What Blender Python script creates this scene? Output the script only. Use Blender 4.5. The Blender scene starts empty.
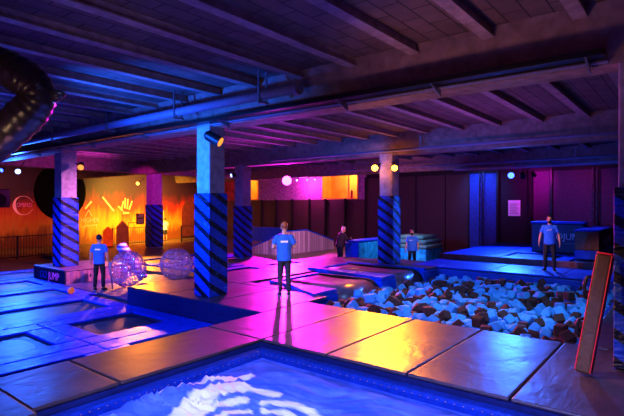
import bpy, bmesh, math, random
from mathutils import Vector, Matrix, Quaternion, noise
random.seed(11)
C = bpy.context.scene.collection
PI = math.pi

# ------------------------------------------------------------------ helpers
def wloc(o):
    v = Vector((0, 0, 0))
    while o is not None:
        v += o.location
        o = o.parent
    return v

def obj(name, bm, m, parent=None, local=False, smooth=False):
    """Link a bmesh as ONE object. World coordinates unless local."""
    me = bpy.data.meshes.new(name)
    if smooth:
        for f in bm.faces: f.smooth = True
    bm.to_mesh(me); bm.free()
    if m: me.materials.append(m)
    o = bpy.data.objects.new(name, me); C.objects.link(o)
    if parent is not None:
        o.parent = parent
        if not local:
            me.transform(Matrix.Translation(-wloc(parent)))
    return o

def tag(o, label=None, cat=None, group=None, kind=None):
    if label: o['label'] = label
    if cat: o['category'] = cat
    if group: o['group'] = group
    if kind: o['kind'] = kind
    return o

def thing(name, label, cat, loc=(0, 0, 0), rotz=0, group=None):
    o = bpy.data.objects.new(name, None); C.objects.link(o)
    o.location = loc; o.rotation_euler = (0, 0, rotz); o.empty_display_size = .1
    return tag(o, label, cat, group)

def struct(name, bm, m, smooth=False):
    return tag(obj(name, bm, m, smooth=smooth), kind='structure')

def copy_tree(o, parent=None):
    c = o.copy(); C.objects.link(c)
    if parent is not None: c.parent = parent
    for ch in list(o.children): copy_tree(ch, c)
    return c

def B(): return bmesh.new()

def box(bm, x0, x1, y0, y1, z0, z1, bevel=0.0, seg=2):
    r = bmesh.ops.create_cube(bm, size=1.0)
    vs = r['verts']
    for v in vs:
        v.co = Vector((x0 + (v.co.x + .5) * (x1 - x0), y0 + (v.co.y + .5) * (y1 - y0), z0 + (v.co.z + .5) * (z1 - z0)))
    if bevel > 0:
        es = list({e for v in vs for e in v.link_edges})
        bmesh.ops.bevel(bm, geom=es, offset=bevel, segments=seg, profile=.5, affect='EDGES')
    return bm

def frame_of(d, up=Vector((0, 0, 1))):
    d = d.normalized()
    if abs(d.dot(up)) > .97: up = Vector((0, 1, 0))
    x = d.cross(up).normalized()
    return x, x.cross(d).normalized() * 1.0

def loft(bm, pts, radii, n=12, cap=True, up=Vector((0, 0, 1)), dome=0.0):
    """Tube through pts; radii: number or (rx, ry)."""
    pts = [Vector(p) for p in pts]
    rr = [(r, r) if not isinstance(r, (tuple, list)) else r for r in radii]
    if dome > 0:
        d0 = (pts[0] - pts[1]).normalized(); d1 = (pts[-1] - pts[-2]).normalized()
        pts = [pts[0] + d0 * min(rr[0]) * dome] + pts + [pts[-1] + d1 * min(rr[-1]) * dome]
        rr = [(rr[0][0] * .55, rr[0][1] * .55)] + rr + [(rr[-1][0] * .55, rr[-1][1] * .55)]
    rings = []
    x = None
    for i, p in enumerate(pts):
        if i == 0: d = pts[1] - pts[0]
        elif i == len(pts) - 1: d = pts[-1] - pts[-2]
        else: d = (pts[i + 1] - pts[i]).normalized() + (pts[i] - pts[i - 1]).normalized()
        d.normalize()
        if x is None:
            x, y = frame_of(d, up)
        else:
            x = (x - d * x.dot(d)).normalized()
        y = d.cross(x).normalized()
        rx, ry = rr[i]
        rings.append([bm.verts.new(p + x * rx * math.cos(2 * PI * k / n) + y * ry * math.sin(2 * PI * k / n)) for k in range(n)])
    for a, b in zip(rings, rings[1:]):
        for k in range(n):
            bm.faces.new((a[k], a[(k + 1) % n], b[(k + 1) % n], b[k]))
    if cap:
        bm.faces.new(rings[0][::-1]); bm.faces.new(rings[-1])
    return bm

def ell(bm, c, r, rot=None, u=16, v=10):
    res = bmesh.ops.create_uvsphere(bm, u_segments=u, v_segments=v, radius=1.0)
    M = Matrix.Diagonal((r[0], r[1], r[2], 1))
    if rot is not None: M = rot.to_4x4() @ M
    M = Matrix.Translation(Vector(c)) @ M
    for w in res['verts']: w.co = M @ w.co
    return bm

def cyl(bm, p0, p1, r, n=16, r1=None):
    return loft(bm, [p0, p1], [r, r if r1 is None else r1], n)

def prism(bm, poly, axis, a0, a1):
    """Extrude a 2-D polygon along an axis: 'x' -> poly is (y,z), 'y' -> (x,z), 'z' -> (x,y)."""
    def P(p, a):
        return {'x': (a, p[0], p[1]), 'y': (p[0], a, p[1]), 'z': (p[0], p[1], a)}[axis]
    A = [bm.verts.new(P(p, a0)) for p in poly]; Bv = [bm.verts.new(P(p, a1)) for p in poly]
    n = len(poly)
    for k in range(n): bm.faces.new((A[k], A[(k + 1) % n], Bv[(k + 1) % n], Bv[k]))
    bm.faces.new(A[::-1]); bm.faces.new(Bv)
    bmesh.ops.recalc_face_normals(bm, faces=bm.faces)
    return bm

def text_bm(s, size, mat4, extrude=.004, align='CENTER', width=1.0):
    cu = bpy.data.curves.new('lettering', 'FONT'); cu.body = s; cu.size = size; cu.extrude = extrude
    cu.align_x = align; cu.align_y = 'CENTER'
    o = bpy.data.objects.new('lettering', cu); C.objects.link(o)
    bpy.context.view_layer.update()
    dg = bpy.context.evaluated_depsgraph_get()
    me = bpy.data.meshes.new_from_object(o.evaluated_get(dg))
    bm = B(); bm.from_mesh(me)
    bpy.data.objects.remove(o); bpy.data.meshes.remove(me); bpy.data.curves.remove(cu)
    bmesh.ops.transform(bm, matrix=mat4 @ Matrix.Diagonal((width, 1, 1, 1)), verts=bm.verts)
    return bm

def facing(loc, right, up):
    """Matrix that puts text with its baseline along right and its top along up."""
    r = Vector(right).normalized(); u = Vector(up).normalized(); n = r.cross(u)
    return Matrix.Translation(Vector(loc)) @ Matrix((r, u, n)).transposed().to_4x4()

# ------------------------------------------------------------------ materials
def nodes(name):
    m = bpy.data.materials.new(name); m.use_nodes = True
    nt = m.node_tree
    return m, nt, nt.nodes['Principled BSDF']

def nd(nt, t, **kw):
    n = nt.nodes.new(t)
    for k, v in kw.items():
        if k in n.inputs: n.inputs[k].default_value = v
        else: setattr(n, k, v)
    return n

def mth(nt, op, a, b=None, c=None):
    n = nt.nodes.new('ShaderNodeMath'); n.operation = op
    for i, v in enumerate((a, b, c)):
        if v is None: continue
        if isinstance(v, (int, float)): n.inputs[i].default_value = v
        else: nt.links.new(v, n.inputs[i])
    return n.outputs[0]

def ramp(nt, fac, stops):
    r = nt.nodes.new('ShaderNodeValToRGB')
    while len(r.color_ramp.elements) < len(stops): r.color_ramp.elements.new(.5)
    for e, (p, c) in zip(r.color_ramp.elements, stops): e.position = p; e.color = (*c, 1)
    nt.links.new(fac, r.inputs[0])
    return r.outputs[0]

def coords(nt, kind='Object', scale=None):
    tc = nt.nodes.new('ShaderNodeTexCoord')
    out = tc.outputs[kind]
    if scale:
        mp = nt.nodes.new('ShaderNodeMapping'); mp.inputs['Scale'].default_value = scale
        nt.links.new(out, mp.inputs['Vector']); out = mp.outputs[0]
    return out

def wpos(nt, scale=None):
    g = nt.nodes.new('ShaderNodeNewGeometry'); out = g.outputs['Position']
    if scale:
        mp = nt.nodes.new('ShaderNodeMapping'); mp.inputs['Scale'].default_value = scale
        nt.links.new(out, mp.inputs['Vector']); out = mp.outputs[0]
    return out

def M(name, col, rough=.5, metal=0.0, bump=0.0, bscale=8.0, bdist=.02, var=0.0, coat=0.0, emit=None, estr=0.0, spec=.5, sheen=0):
    """Procedural material: base colour with noise variation and a noise bump."""
    m, nt, p = nodes(name)
    p.inputs['Roughness'].default_value = rough; p.inputs['Metallic'].default_value = metal
    p.inputs['Specular IOR Level'].default_value = spec
    if coat: p.inputs['Coat Weight'].default_value = coat; p.inputs['Coat Roughness'].default_value = .15
    p.inputs['Base Color'].default_value = (*col, 1)
    if emit:
        p.inputs['Emission Color'].default_value = (*emit, 1); p.inputs['Emission Strength'].default_value = estr
    v = wpos(nt)
    if var or bump:
        no = nd(nt, 'ShaderNodeTexNoise', Scale=bscale, Detail=4.0); nt.links.new(v, no.inputs['Vector'])
        if var:
            c = ramp(nt, no.outputs[0], [(.3, tuple(x * (1 - var) for x in col)), (.7, tuple(min(1, x * (1 + var)) for x in col))])
            nt.links.new(c, p.inputs['Base Color'])
        if bump:
            b = nd(nt, 'ShaderNodeBump', Strength=bump, Distance=bdist); nt.links.new(no.outputs[0], b.inputs['Height'])
            nt.links.new(b.outputs[0], p.inputs['Normal'])
    return m

def vinyl(name, col, rough=.3, wr=.35, scale=2.2, col2=None, spec=.5):
    """Tarpaulin vinyl: soft large dents plus long stretched creases."""
    m, nt, p = nodes(name)
    p.inputs['Roughness'].default_value = rough; p.inputs['Specular IOR Level'].default_value = spec
    v = wpos(nt)
    a = nd(nt, 'ShaderNodeTexNoise', Scale=scale, Detail=3.0, Distortion=.6); nt.links.new(v, a.inputs['Vector'])
    b = nd(nt, 'ShaderNodeTexNoise', Scale=scale * 5, Detail=2.0, Distortion=1.2)
    nt.links.new(wpos(nt, (1, .35, 1)), b.inputs['Vector'])
    h = mth(nt, 'ADD', a.outputs[0], mth(nt, 'MULTIPLY', b.outputs[0], .22))
    bp = nd(nt, 'ShaderNodeBump', Strength=wr, Distance=.06); nt.links.new(h, bp.inputs['Height'])
    nt.links.new(bp.outputs[0], p.inputs['Normal'])
    c2 = col2 or tuple(x * .7 for x in col)
    nt.links.new(ramp(nt, b.outputs[0], [(.35, c2), (.65, col)]), p.inputs['Base Color'])
    r = nd(nt, 'ShaderNodeMapRange'); nt.links.new(a.outputs[0], r.inputs[0])
    r.inputs[1].default_value = .3; r.inputs[2].default_value = .7; r.inputs[3].default_value = rough * .94; r.inputs[4].default_value = rough * 1.07
    nt.links.new(r.outputs[0], p.inputs['Roughness'])
    return m

def stripe_mat():
    m, nt, p = nodes('striped pad vinyl')
    v = wpos(nt); s = nt.nodes.new('ShaderNodeSeparateXYZ'); nt.links.new(v, s.inputs[0])
    k = mth(nt, 'ADD', s.outputs[2], mth(nt, 'MULTIPLY', mth(nt, 'ADD', s.outputs[0], s.outputs[1]), .62))
    f = mth(nt, 'FRACT', mth(nt, 'DIVIDE', k, .37))
    c = ramp(nt, f, [(.0, (.003, .003, .02)), (.36, (.003, .003, .02)), (.39, (.01, .075, .62)), (.97, (.01, .075, .62)), (1, (.003, .003, .02))])
    nt.links.new(c, p.inputs['Base Color'])
    p.inputs['Roughness'].default_value = .34
    n = nd(nt, 'ShaderNodeTexNoise', Scale=2.4, Detail=4.0, Distortion=2.2); nt.links.new(wpos(nt, (1, 1, 3.2)), n.inputs['Vector'])
    b = nd(nt, 'ShaderNodeBump', Strength=.75, Distance=.09); nt.links.new(n.outputs[0], b.inputs['Height']); nt.links.new(b.outputs[0], p.inputs['Normal'])
    return m

def mural_mat():
    """Spray-painted mural: orange low, red in the middle, dark violet drips on top."""
    m, nt, p = nodes('mural paint')
    s = nt.nodes.new('ShaderNodeSeparateXYZ'); nt.links.new(wpos(nt), s.inputs[0])
    n1 = nd(nt, 'ShaderNodeTexNoise', Scale=1.0, Detail=6.0, Distortion=.8); nt.links.new(wpos(nt, (1, .9, .35)), n1.inputs['Vector'])
    n2 = nd(nt, 'ShaderNodeTexNoise', Scale=1.0, Detail=5.0); nt.links.new(wpos(nt, (3, 5.0, .6)), n2.inputs['Vector'])
    h = mth(nt, 'ADD', mth(nt, 'MULTIPLY', s.outputs[2], .265), mth(nt, 'MULTIPLY', mth(nt, 'SUBTRACT', n1.outputs[0], .5), .75))
    h = mth(nt, 'ADD', h, mth(nt, 'MULTIPLY', mth(nt, 'SUBTRACT', n2.outputs[0], .5), .35))
    c = ramp(nt, h, [(0.0, (.22, .07, .012)), (.18, (.60, .26, .016)), (.36, (.60, .13, .008)), (.52, (.42, .025, .012)), (.66, (.12, .012, .03)), (.82, (.035, .01, .04))])
    nt.links.new(c, p.inputs['Base Color']); p.inputs['Roughness'].default_value = .6
    return m

def ceiling_mat():
    m, nt, p = nodes('concrete blocks')
    br = nt.nodes.new('ShaderNodeTexBrick')
    mp = nt.nodes.new('ShaderNodeMapping'); mp.inputs['Rotation'].default_value = (0, 0, PI / 2)
    nt.links.new(wpos(nt), mp.inputs['Vector']); nt.links.new(mp.outputs[0], br.inputs['Vector'])
    br.inputs['Scale'].default_value = 1.0; br.inputs['Mortar Size'].default_value = .012
    br.inputs['Brick Width'].default_value = .62; br.inputs['Row Height'].default_value = .3
    br.inputs['Color1'].default_value = (.25, .18, .165, 1); br.inputs['Color2'].default_value = (.20, .14, .13, 1); br.inputs['Mortar'].default_value = (.06, .05, .05, 1)
    n = nd(nt, 'ShaderNodeTexNoise', Scale=3.0, Detail=5.0); nt.links.new(wpos(nt), n.inputs['Vector'])
    mx = nt.nodes.new('ShaderNodeMixRGB'); mx.blend_type = 'MULTIPLY'; mx.inputs[0].default_value = .6
    nt.links.new(br.outputs[0], mx.inputs[1]); nt.links.new(ramp(nt, n.outputs[0], [(.3, (.5, .5, .5)), (.7, (1, 1, 1))]), mx.inputs[2])
    nt.links.new(mx.outputs[0], p.inputs['Base Color']); p.inputs['Roughness'].default_value = .75
    b = nd(nt, 'ShaderNodeBump', Strength=.4, Distance=.03); nt.links.new(br.outputs[1], b.inputs['Height']); b.invert = True
    nt.links.new(b.outputs[0], p.inputs['Normal'])
    return m

def plank_mat():
    m, nt, p = nodes('weathered planks')
    s = nt.nodes.new('ShaderNodeSeparateXYZ'); nt.links.new(wpos(nt), s.inputs[0])
    k = mth(nt, 'DIVIDE', mth(nt, 'ADD', s.outputs[0], s.outputs[1]), .2)
    f = mth(nt, 'FRACT', k)
    w = nt.nodes.new('ShaderNodeTexWhiteNoise'); w.noise_dimensions = '1D'; nt.links.new(mth(nt, 'FLOOR', k), w.inputs['W'])
    g = nd(nt, 'ShaderNodeTexNoise', Scale=1.0, Detail=5.0); nt.links.new(wpos(nt, (9, 9, 1.2)), g.inputs['Vector'])
    t = mth(nt, 'ADD', mth(nt, 'MULTIPLY', w.outputs[0], .5), mth(nt, 'MULTIPLY', g.outputs[0], .5))
    c = ramp(nt, t, [(.2, (.28, .20, .22)), (.8, (.62, .5, .5))])
    gap = ramp(nt, f, [(0, (.04, .03, .05)), (.09, (.04, .03, .05)), (.12, (1, 1, 1)), (1, (1, 1, 1))])
    mx = nt.nodes.new('ShaderNodeMixRGB'); mx.blend_type = 'MULTIPLY'; mx.inputs[0].default_value = 1
    nt.links.new(c, mx.inputs[1]); nt.links.new(gap, mx.inputs[2]); nt.links.new(mx.outputs[0], p.inputs['Base Color'])
    p.inputs['Roughness'].default_value = .55
    return m

def light_mat(name, col, strength):
    m, nt, p = nodes(name)
    p.inputs['Base Color'].default_value = (*col, 1)
    p.inputs['Emission Color'].default_value = (*col, 1); p.inputs['Emission Strength'].default_value = strength
    return m

BLUE = vinyl('blue vinyl', (.004, .075, .68), .38, .45, 2.6, (.003, .05, .5), spec=.28)
BLUE_WALL = vinyl('blue padded vinyl', (.012, .06, .5), .42, .35, 1.6)
NAVY = vinyl('navy vinyl', (.01, .02, .12), .45, .25, 1.6)
MAT = vinyl('dark mat vinyl', (.10, .068, .085), .36, .30, 1.8, (.085, .06, .07))
MAT_BROWN = vinyl('brown mat vinyl', (.085, .05, .045), .42, .3, 1.6, (.07, .04, .04))
BED = M('trampoline mesh', (.004, .010, .06), .45, bump=.25, bscale=3, bdist=.05, var=.3, spec=.25)
RUNBED = vinyl('run bed fabric', (.20, .12, .16), .30, .14, 1.2)
NAVYB = vinyl('edge vinyl', (.008, .05, .34), .4, .4, 3.0, spec=.3)
LACE = M('lacing', (.4, .2, .25), .6)
BLACK = M('black gap', (.004, .004, .006), .8)
BLKMETAL = M('black painted metal', (.012, .012, .015), .4, .3, bump=.05, bscale=40)
STEEL = M('galvanised steel', (.35, .35, .38), .4, .8, bump=.1, bscale=20, var=.2)
STRIPE = stripe_mat()
CONC = M('column concrete', (.40, .36, .40), .8, bump=.3, bscale=7, bdist=.01, var=.25)
BEAMC = M('beam concrete', (.27, .20, .17), .75, bump=.3, bscale=5, bdist=.02, var=.3)
CEIL = ceiling_mat()
RIB = M('rib concrete', (.40, .31, .30), .7, bump=.2, bscale=6, var=.25)
FLOORM = M('worn dark floor', (.12, .085, .07), .42, bump=.25, bscale=5, bdist=.01, var=.35)
MURAL = mural_mat()
PLANK = plank_mat()
WALLP = M('brown panel fabric', (.06, .028, .032), .6, bump=.3, bscale=30, bdist=.01, var=.25)
WALLK = M('black wall fabric', (.012, .010, .018), .7, bump=.2, bscale=12, var=.3)
WALLB = M('blue wall fabric', (.02, .06, .34), .6, bump=.2, bscale=9, var=.25)
WALLV = M('violet curtain', (.085, .03, .10), .65, bump=.3, bscale=14, var=.3)
WALLU = M('violet painted plaster', (.34, .18, .36), .7, bump=.2, bscale=5, var=.35)
WALLR = M('red spray mural', (.32, .02, .05), .7, bump=.2, bscale=3, var=.7)
FOAMB = M('light blue foam', (.10, .42, .78), .85, bump=.2, bscale=60, bdist=.005, var=.15)
FOAMD = M('dark brown foam', (.10, .03, .022), .85, bump=.2, bscale=60, bdist=.005, var=.3)
WHITE = M('white print', (.8, .8, .82), .5)
OFFW = M('white paint', (.48, .40, .40), .7)
PINKP = M('pink paint', (.9, .45, .62), .7, emit=(1, .35, .6), estr=.12)  # slight self-glow added to the paint colour
SKIN = M('skin', (.55, .27, .18), .5, var=.08, bscale=20)
HAIRB = M('auburn hair', (.30, .09, .03), .6, bump=.5, bscale=60, bdist=.01, var=.4)
HAIRD = M('dark hair', (.015, .01, .01), .5, bump=.5, bscale=60, bdist=.01)
HAIRL = M('light blonde hair', (.62, .42, .33), .55, bump=.5, bscale=60, bdist=.01, var=.3)
TEE = M('blue cotton', (.02, .16, .75), .8, bump=.35, bscale=9, bdist=.03, var=.12)
TEEW = M('white cotton', (.45, .5, .75), .8, bump=.3, bscale=9, bdist=.03)
JEANS = M('dark denim', (.025, .022, .04), .8, bump=.3, bscale=14, bdist=.02, var=.3)
TROUS = M('black trousers', (.010, .009, .014), .8, bump=.3, bscale=12, bdist=.02)
SHOE = M('dark shoes', (.02, .02, .03), .5)
SOLE = M('pale sole', (.5, .5, .52), .6)
KNIT = M('black jumper', (.022, .010, .014), .85, bump=.4, bscale=14, bdist=.03)
MASKM = M('black face mask', (.008, .008, .010), .8)
EYEM = M('eye', (.05, .03, .02), .2)
LIPM = M('lips', (.35, .12, .10), .5)
ORANGE = M('glowing orange rubber', (.95, .2, .02), .45, emit=(1, .16, .01), estr=.5)  # ball's brightness put in as self-glow; it is no lamp
ORANGEP = M('orange board', (.85, .17, .015), .55, var=.15, bscale=3)
PLUM = M('plum vinyl', (.22, .07, .09), .5, bump=.2, bscale=4, var=.2)
PINKV = vinyl('pleated pink vinyl', (.42, .19, .26), .42, .5, 3.0, (.3, .12, .18))
BROWNV = vinyl('brown tan vinyl', (.15, .08, .035), .5, .3, 2.0)
REDPIPE = M('red piping', (.9, .03, .07), .5, emit=(1, .02, .08), estr=.05)  # faint glow put into the piping colour to brighten its edges
TAN = M('tan canvas', (.5, .36, .26), .75, bump=.4, bscale=6, bdist=.04, var=.2)
CYAN = M('cyan inflatable', (.05, .45, .75), .5, bump=.4, bscale=4, bdist=.05, var=.5)
TUBEM = M('black plastic tube', (.030, .022, .020), .30, bump=.28, bscale=5, bdist=.05)
DOORY = M('yellow door', (.85, .5, .09), .6, var=.1, bscale=2)
ARCH = M('dark red door', (.12, .02, .025), .6, var=.3, bscale=3)
CRED = M('extinguisher red', (.7, .02, .015), .35)
AMBERROOM = M('lit corridor plaster', (.8, .5, .16), .7, var=.25, bscale=1.5)
SIGNB = M('dark sign board', (.05, .035, .02), .5)
PAPER = M('white paper', (.75, .72, .82), .7, emit=(.7, .6, 1), estr=.05)  # sheet brightened by a little emission of its own
INK = M('grey ink', (.25, .22, .3), .7)
BLUEPIPE = M('painted pipe', (.22, .24, .34), .6, .0, bump=.1, bscale=20, var=.15)
PILL = M('maroon band vinyl', (.10, .03, .05), .5, bump=.3, bscale=4, var=.5)
L_MAG = light_mat('magenta lens', (1, .07, .9), 10)
L_AMB = light_mat('amber lens', (1, .45, .04), 9)
L_BLU = light_mat('blue lens', (.04, .10, 1), 8)
L_WHB = light_mat('pale blue lens', (.35, .5, 1), 3.5)
L_OFF = light_mat('warm lens', (1, .30, .04), 1.6)
CUBES = [
-1679,9053,-109,23,707,481,-518,
-1705,10221,-158,286,-646,-157,689,
-3197,9062,-62,30,70,618,782,
-1862,9450,-86,799,27,-55,598,
-2425,13194,-90,309,636,309,-636,
-4062,9545,-172,107,313,498,-802,
-2669,10398,-219,509,-398,-233,-727,
-2933,10076,-197,815,-260,-360,371,
-4384,9428,-90,0,-932,362,0,
-5179,8568,-40,221,-746,-584,-231,
-2150,10794,-196,772,-310,506,-229,
-3167,9767,-103,313,-919,-179,-160,
-1733,12315,-159,804,463,356,-111,
-4145,10154,-117,294,9,-571,767,
-2158,9612,-271,129,1,-590,-797,
-6043,9807,-74,82,-151,985,17,
-2889,9074,-156,504,66,861,-3,
-1637,10473,-152,638,-348,-336,-599,
-1688,11149,-154,342,109,-548,755,
-2530,9306,-211,145,-587,-769,208,
-3894,10088,-155,910,295,-215,199,
-6765,10417,-148,35,-76,903,422,
-3152,12754,-257,173,-690,100,-696,
-2346,9774,-223,30,-348,-806,-477,
-1936,14090,-290,622,0,0,-783,
-3154,11661,-253,319,255,31,912,
-2209,10370,-253,953,-273,9,-131,
-1630,10310,-353,916,-400,0,0,
-2503,11242,-258,978,207,-5,-25,
-2243,11352,-153,449,-249,-820,252,
-2333,9426,-279,987,91,105,84,
-1651,9729,-272,410,578,504,-494,
-4508,11551,-269,620,701,-83,-342,
-3111,10280,-174,131,605,542,-568,
-4088,8994,-179,645,-569,-337,-382,
-3271,9495,-80,920,-192,-50,339,
-5471,11315,-83,286,-696,187,631,
-4609,9704,-105,611,254,-384,644,
-2878,8547,-90,88,-88,702,-702,
-2494,10612,-304,640,107,609,456,
-3437,8725,-134,461,490,-734,93,
-3749,13052,-223,631,-102,328,696,
-5973,8958,-111,691,-216,425,-544,
-5912,10089,-190,950,225,209,-52,
-3161,13471,-228,559,-440,-702,-8,
-4867,9325,-161,468,69,823,314,
-4262,13203,-200,254,880,-393,-79,
-5103,12151,-226,150,-393,-300,856,
-3500,13389,-245,52,-458,875,-146,
-2994,13252,-290,288,-302,880,-228,
-3998,12578,-261,191,-632,-747,80,
-2177,13315,-240,685,216,-490,495,
-5064,13124,-198,565,153,238,775,
-2671,9510,-228,263,397,846,240,
-2248,12616,-290,488,-1,-1,873,
-3937,10633,-208,377,156,-844,-347,
-4626,12748,-298,175,731,352,558,
-2882,14734,-218,314,683,177,636,
-2309,15027,-286,15,21,0,1000,
-2102,15494,-276,64,427,-397,810,
-2744,12425,-243,416,-231,-837,-271,
-5285,10755,-168,707,370,-519,305,
-4312,14823,-275,690,-166,-669,223,
-3072,11903,-248,688,-666,-111,-266,
-5761,11398,-168,114,-299,224,-920,
-3775,9637,-227,359,-772,227,-472,
-4609,10326,-223,804,-432,-240,-330,
-1873,11663,-161,144,838,309,425,
-4192,12146,-273,259,-599,213,727,
-5452,10104,-207,294,936,-131,-146,
-4800,8883,-160,816,-338,-319,343,
-6591,12804,-173,843,270,463,-43,
-4045,14983,-183,866,290,408,-3,
-3550,15467,-171,163,-290,829,449,
-1631,11353,-281,3,-3,-736,-677,
-4916,10441,-110,869,196,-288,-352,
-2098,12831,-272,761,172,272,-563,
-3507,10084,-131,14,-228,38,973,
-3317,11989,-220,703,101,269,651,
-5648,10147,-149,89,730,604,-306,
-5096,13760,-174,434,219,801,349,
-2738,13373,-285,73,630,-75,770,
-3108,10980,-242,645,263,128,-706,
-1965,11498,-256,22,-548,395,-737,
-5382,12163,-226,44,-283,232,930,
-2509,11466,-216,239,-906,165,-309,
-3714,11355,-234,974,154,103,133,
-5956,13848,-225,660,-120,-741,25,
-4735,11921,-250,275,-897,-331,-102,
-5040,11713,-278,270,650,-388,595,
-2784,11876,-316,158,670,-713,-132,
-2140,11085,-207,608,-645,45,-461,
-2810,11237,-290,0,-980,-200,0,
-6208,10675,-149,48,-678,-391,620,
-4341,9010,-190,548,-250,-447,-661,
-5549,9855,-233,413,886,-145,-150,
-4591,14886,-252,498,-153,-690,502,
-2674,10097,-283,4,988,148,34,
-3826,12762,-276,881,27,33,471,
-3723,12288,-290,646,-646,287,-287,
-2001,8979,-255,834,190,-512,-84,
-2314,8924,-245,602,-319,-406,-609,
-1634,12410,-403,305,638,649,-281,
-1898,10615,-194,502,-665,-551,38,
-3111,15119,-219,98,705,603,361,
-4839,9861,-180,12,910,201,-363,
-2525,12659,-290,863,0,0,-506,
-5417,8537,-90,0,-986,164,0,
-1636,11160,-690,707,-707,-16,16,
-1641,11084,-422,349,-565,-394,636,
-1864,15033,-424,905,390,129,-113,
-2109,12257,-319,273,278,236,-890,
-1630,11876,-311,705,-50,-705,50,
-1665,12595,-267,721,-464,-279,-433,
-2986,10513,-236,391,305,842,-211,
-5343,11782,-259,454,-502,-678,288,
-3328,14461,-242,317,-116,-921,-193,
-4861,13216,-299,49,98,844,-526,
-4619,13035,-263,249,460,-626,-579,
-6511,12318,-229,439,577,-688,-40,
-2822,12120,-287,570,754,-289,152,
-3395,12667,-290,706,706,47,47,
-4730,9163,-251,88,-166,869,-458,
-5931,15652,-300,171,116,-683,700,
-1671,12065,-690,417,0,0,-909,
-3720,14425,-266,590,540,456,-390,
-5119,9337,-218,104,459,-798,377,
-3918,14175,-313,510,-641,567,-86,
-2191,15326,-356,139,-305,-336,-880,
-1671,12343,-690,664,664,-244,-244,
-6288,12890,-247,300,108,-940,-122,
-1694,11630,-257,467,712,-521,65,
-6709,11861,-247,817,-168,79,545,
-1637,12952,-490,510,510,490,490,
-5313,10336,-255,664,545,-352,372,
-6483,9495,-244,25,-252,-151,955,
-3460,13881,-260,690,161,-693,135,
-3144,13961,-273,570,639,400,327,
-3559,9485,-259,741,-604,154,-249,
-4076,13397,-270,166,-679,-715,-29,
-4396,8765,-193,659,398,1,-639,
-3608,11634,-266,324,-40,727,-604,
-6156,13842,-252,761,-643,-9,-88,
-1656,12589,-690,571,-417,571,417,
-2964,9422,-201,34,893,-335,299,
-2078,13548,-302,734,-432,-427,-303,
-1899,10385,-237,287,-114,-897,-315,
-6142,9588,-255,704,-655,267,63,
-4737,8551,-145,89,-38,914,394,
-1883,9211,-282,945,-16,81,317,
-5187,14793,-274,963,85,70,-246,
-6740,9640,-268,943,80,-27,323,
-4791,11046,-290,702,-87,-702,-87,
-5813,8600,-145,213,-359,-899,129,
-5300,13320,-279,13,-680,-680,-274,
-4209,12439,-254,13,635,758,-150,
-5880,14289,-223,660,-312,-203,-652,
-6378,9882,-244,100,701,-490,508,
-3063,14190,-289,5,739,-673,11,
-6016,11229,-230,676,-89,-367,633,
-5216,11465,-290,700,100,700,-100,
-6117,8576,-137,618,361,695,75,
-2355,15247,-245,228,246,-680,652,
-2106,14365,-325,61,380,-828,-409,
-6555,14952,-290,949,0,0,-314,
-1630,8855,-249,937,350,0,0,
-3416,11503,-273,136,513,772,350,
-5544,10811,-261,723,423,293,462,
-1650,11609,-690,630,0,0,-777,
-1652,11405,-690,445,-549,-446,-549,
-4234,11381,-290,705,50,-705,50,
-3245,14774,-251,432,340,-816,180,
-3462,14245,-259,160,37,231,959,
-2757,13924,-290,388,-591,388,591,
-5313,15211,-225,766,159,-606,146,
-6032,11508,-233,518,799,303,41,
-5626,12310,-239,887,-295,83,-346,
-4688,12215,-272,531,-795,83,282,
-4045,14796,-313,659,-400,-144,-621,
-6745,15634,-314,2,2,-810,-586,
-3853,9395,-286,543,778,-294,114,
-2281,14190,-315,320,209,141,913,
-3577,11147,-294,415,-905,-87,24,
-6123,10417,-177,928,-239,185,219,
-2522,15491,-288,694,-480,-260,-469,
-4732,15549,-264,573,777,151,214,
-2640,9831,-290,810,0,0,-586,
-4249,11885,-288,441,5,-10,-897,
-6481,10972,-177,828,-544,135,-7,
-5641,9640,-257,798,248,-46,547,
-5249,12720,-243,276,313,-343,841,
-6354,12603,-290,506,-542,532,-409,
-5091,15280,-280,23,661,183,-728,
-5924,11008,-238,471,-283,-610,-571,
-4895,15403,-290,507,0,0,862,
-5865,10786,-238,985,-20,-165,39,
-5771,12499,-226,827,-453,290,-162,
-5117,8739,-156,698,202,-247,641,
-4839,13569,-260,676,258,-20,-690,
-1642,9445,-273,479,541,499,479,
-2360,10818,-319,77,-236,949,192,
-2350,12822,-290,230,-669,230,669,
-5666,12706,-228,204,871,408,182,
-5679,14116,-234,310,618,-406,-597,
-4648,13397,-278,642,742,153,120,
-3947,11315,-275,467,-641,434,-428,
-3253,8543,-157,894,-108,-429,-64,
-1881,15429,-411,252,914,255,-189,
-2235,9972,-308,615,-330,96,710,
-3546,10888,-289,937,-343,15,65,
-4243,11616,-286,710,703,3,30,
-4087,8520,-143,262,-293,-614,-684,
-3642,14804,-280,434,-649,160,-604,
-2866,10701,-262,398,-664,-104,-624,
-4915,14772,-290,707,3,-707,3,
-1630,9197,-248,248,-662,-248,662,
-4014,9772,-252,601,14,-705,375,
-5209,10973,-174,932,-244,-53,-264,
-1840,14436,-412,167,709,-684,-31,
-4546,14387,-273,958,13,-68,-277,
-2811,9707,-290,0,-168,986,0,
-3886,10317,-251,397,480,-740,255,
-1656,12129,-349,952,-265,150,-42,
-5417,9626,-292,784,99,16,612,
-4623,13944,-249,665,659,-256,241,
-5408,13584,-257,75,328,-918,-208,
-2819,14197,-277,412,-549,356,634,
-2947,15595,-290,0,865,502,0,
-2439,13298,-290,0,895,446,0,
-1671,10899,-316,449,548,-692,-139,
-3824,11097,-279,939,-125,4,319,
-6325,8648,-114,431,-858,280,18,
-6574,14475,-311,62,-49,959,-273,
-5513,12889,-277,403,458,-225,760,
-5307,13954,-245,652,359,-648,-162,
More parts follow.
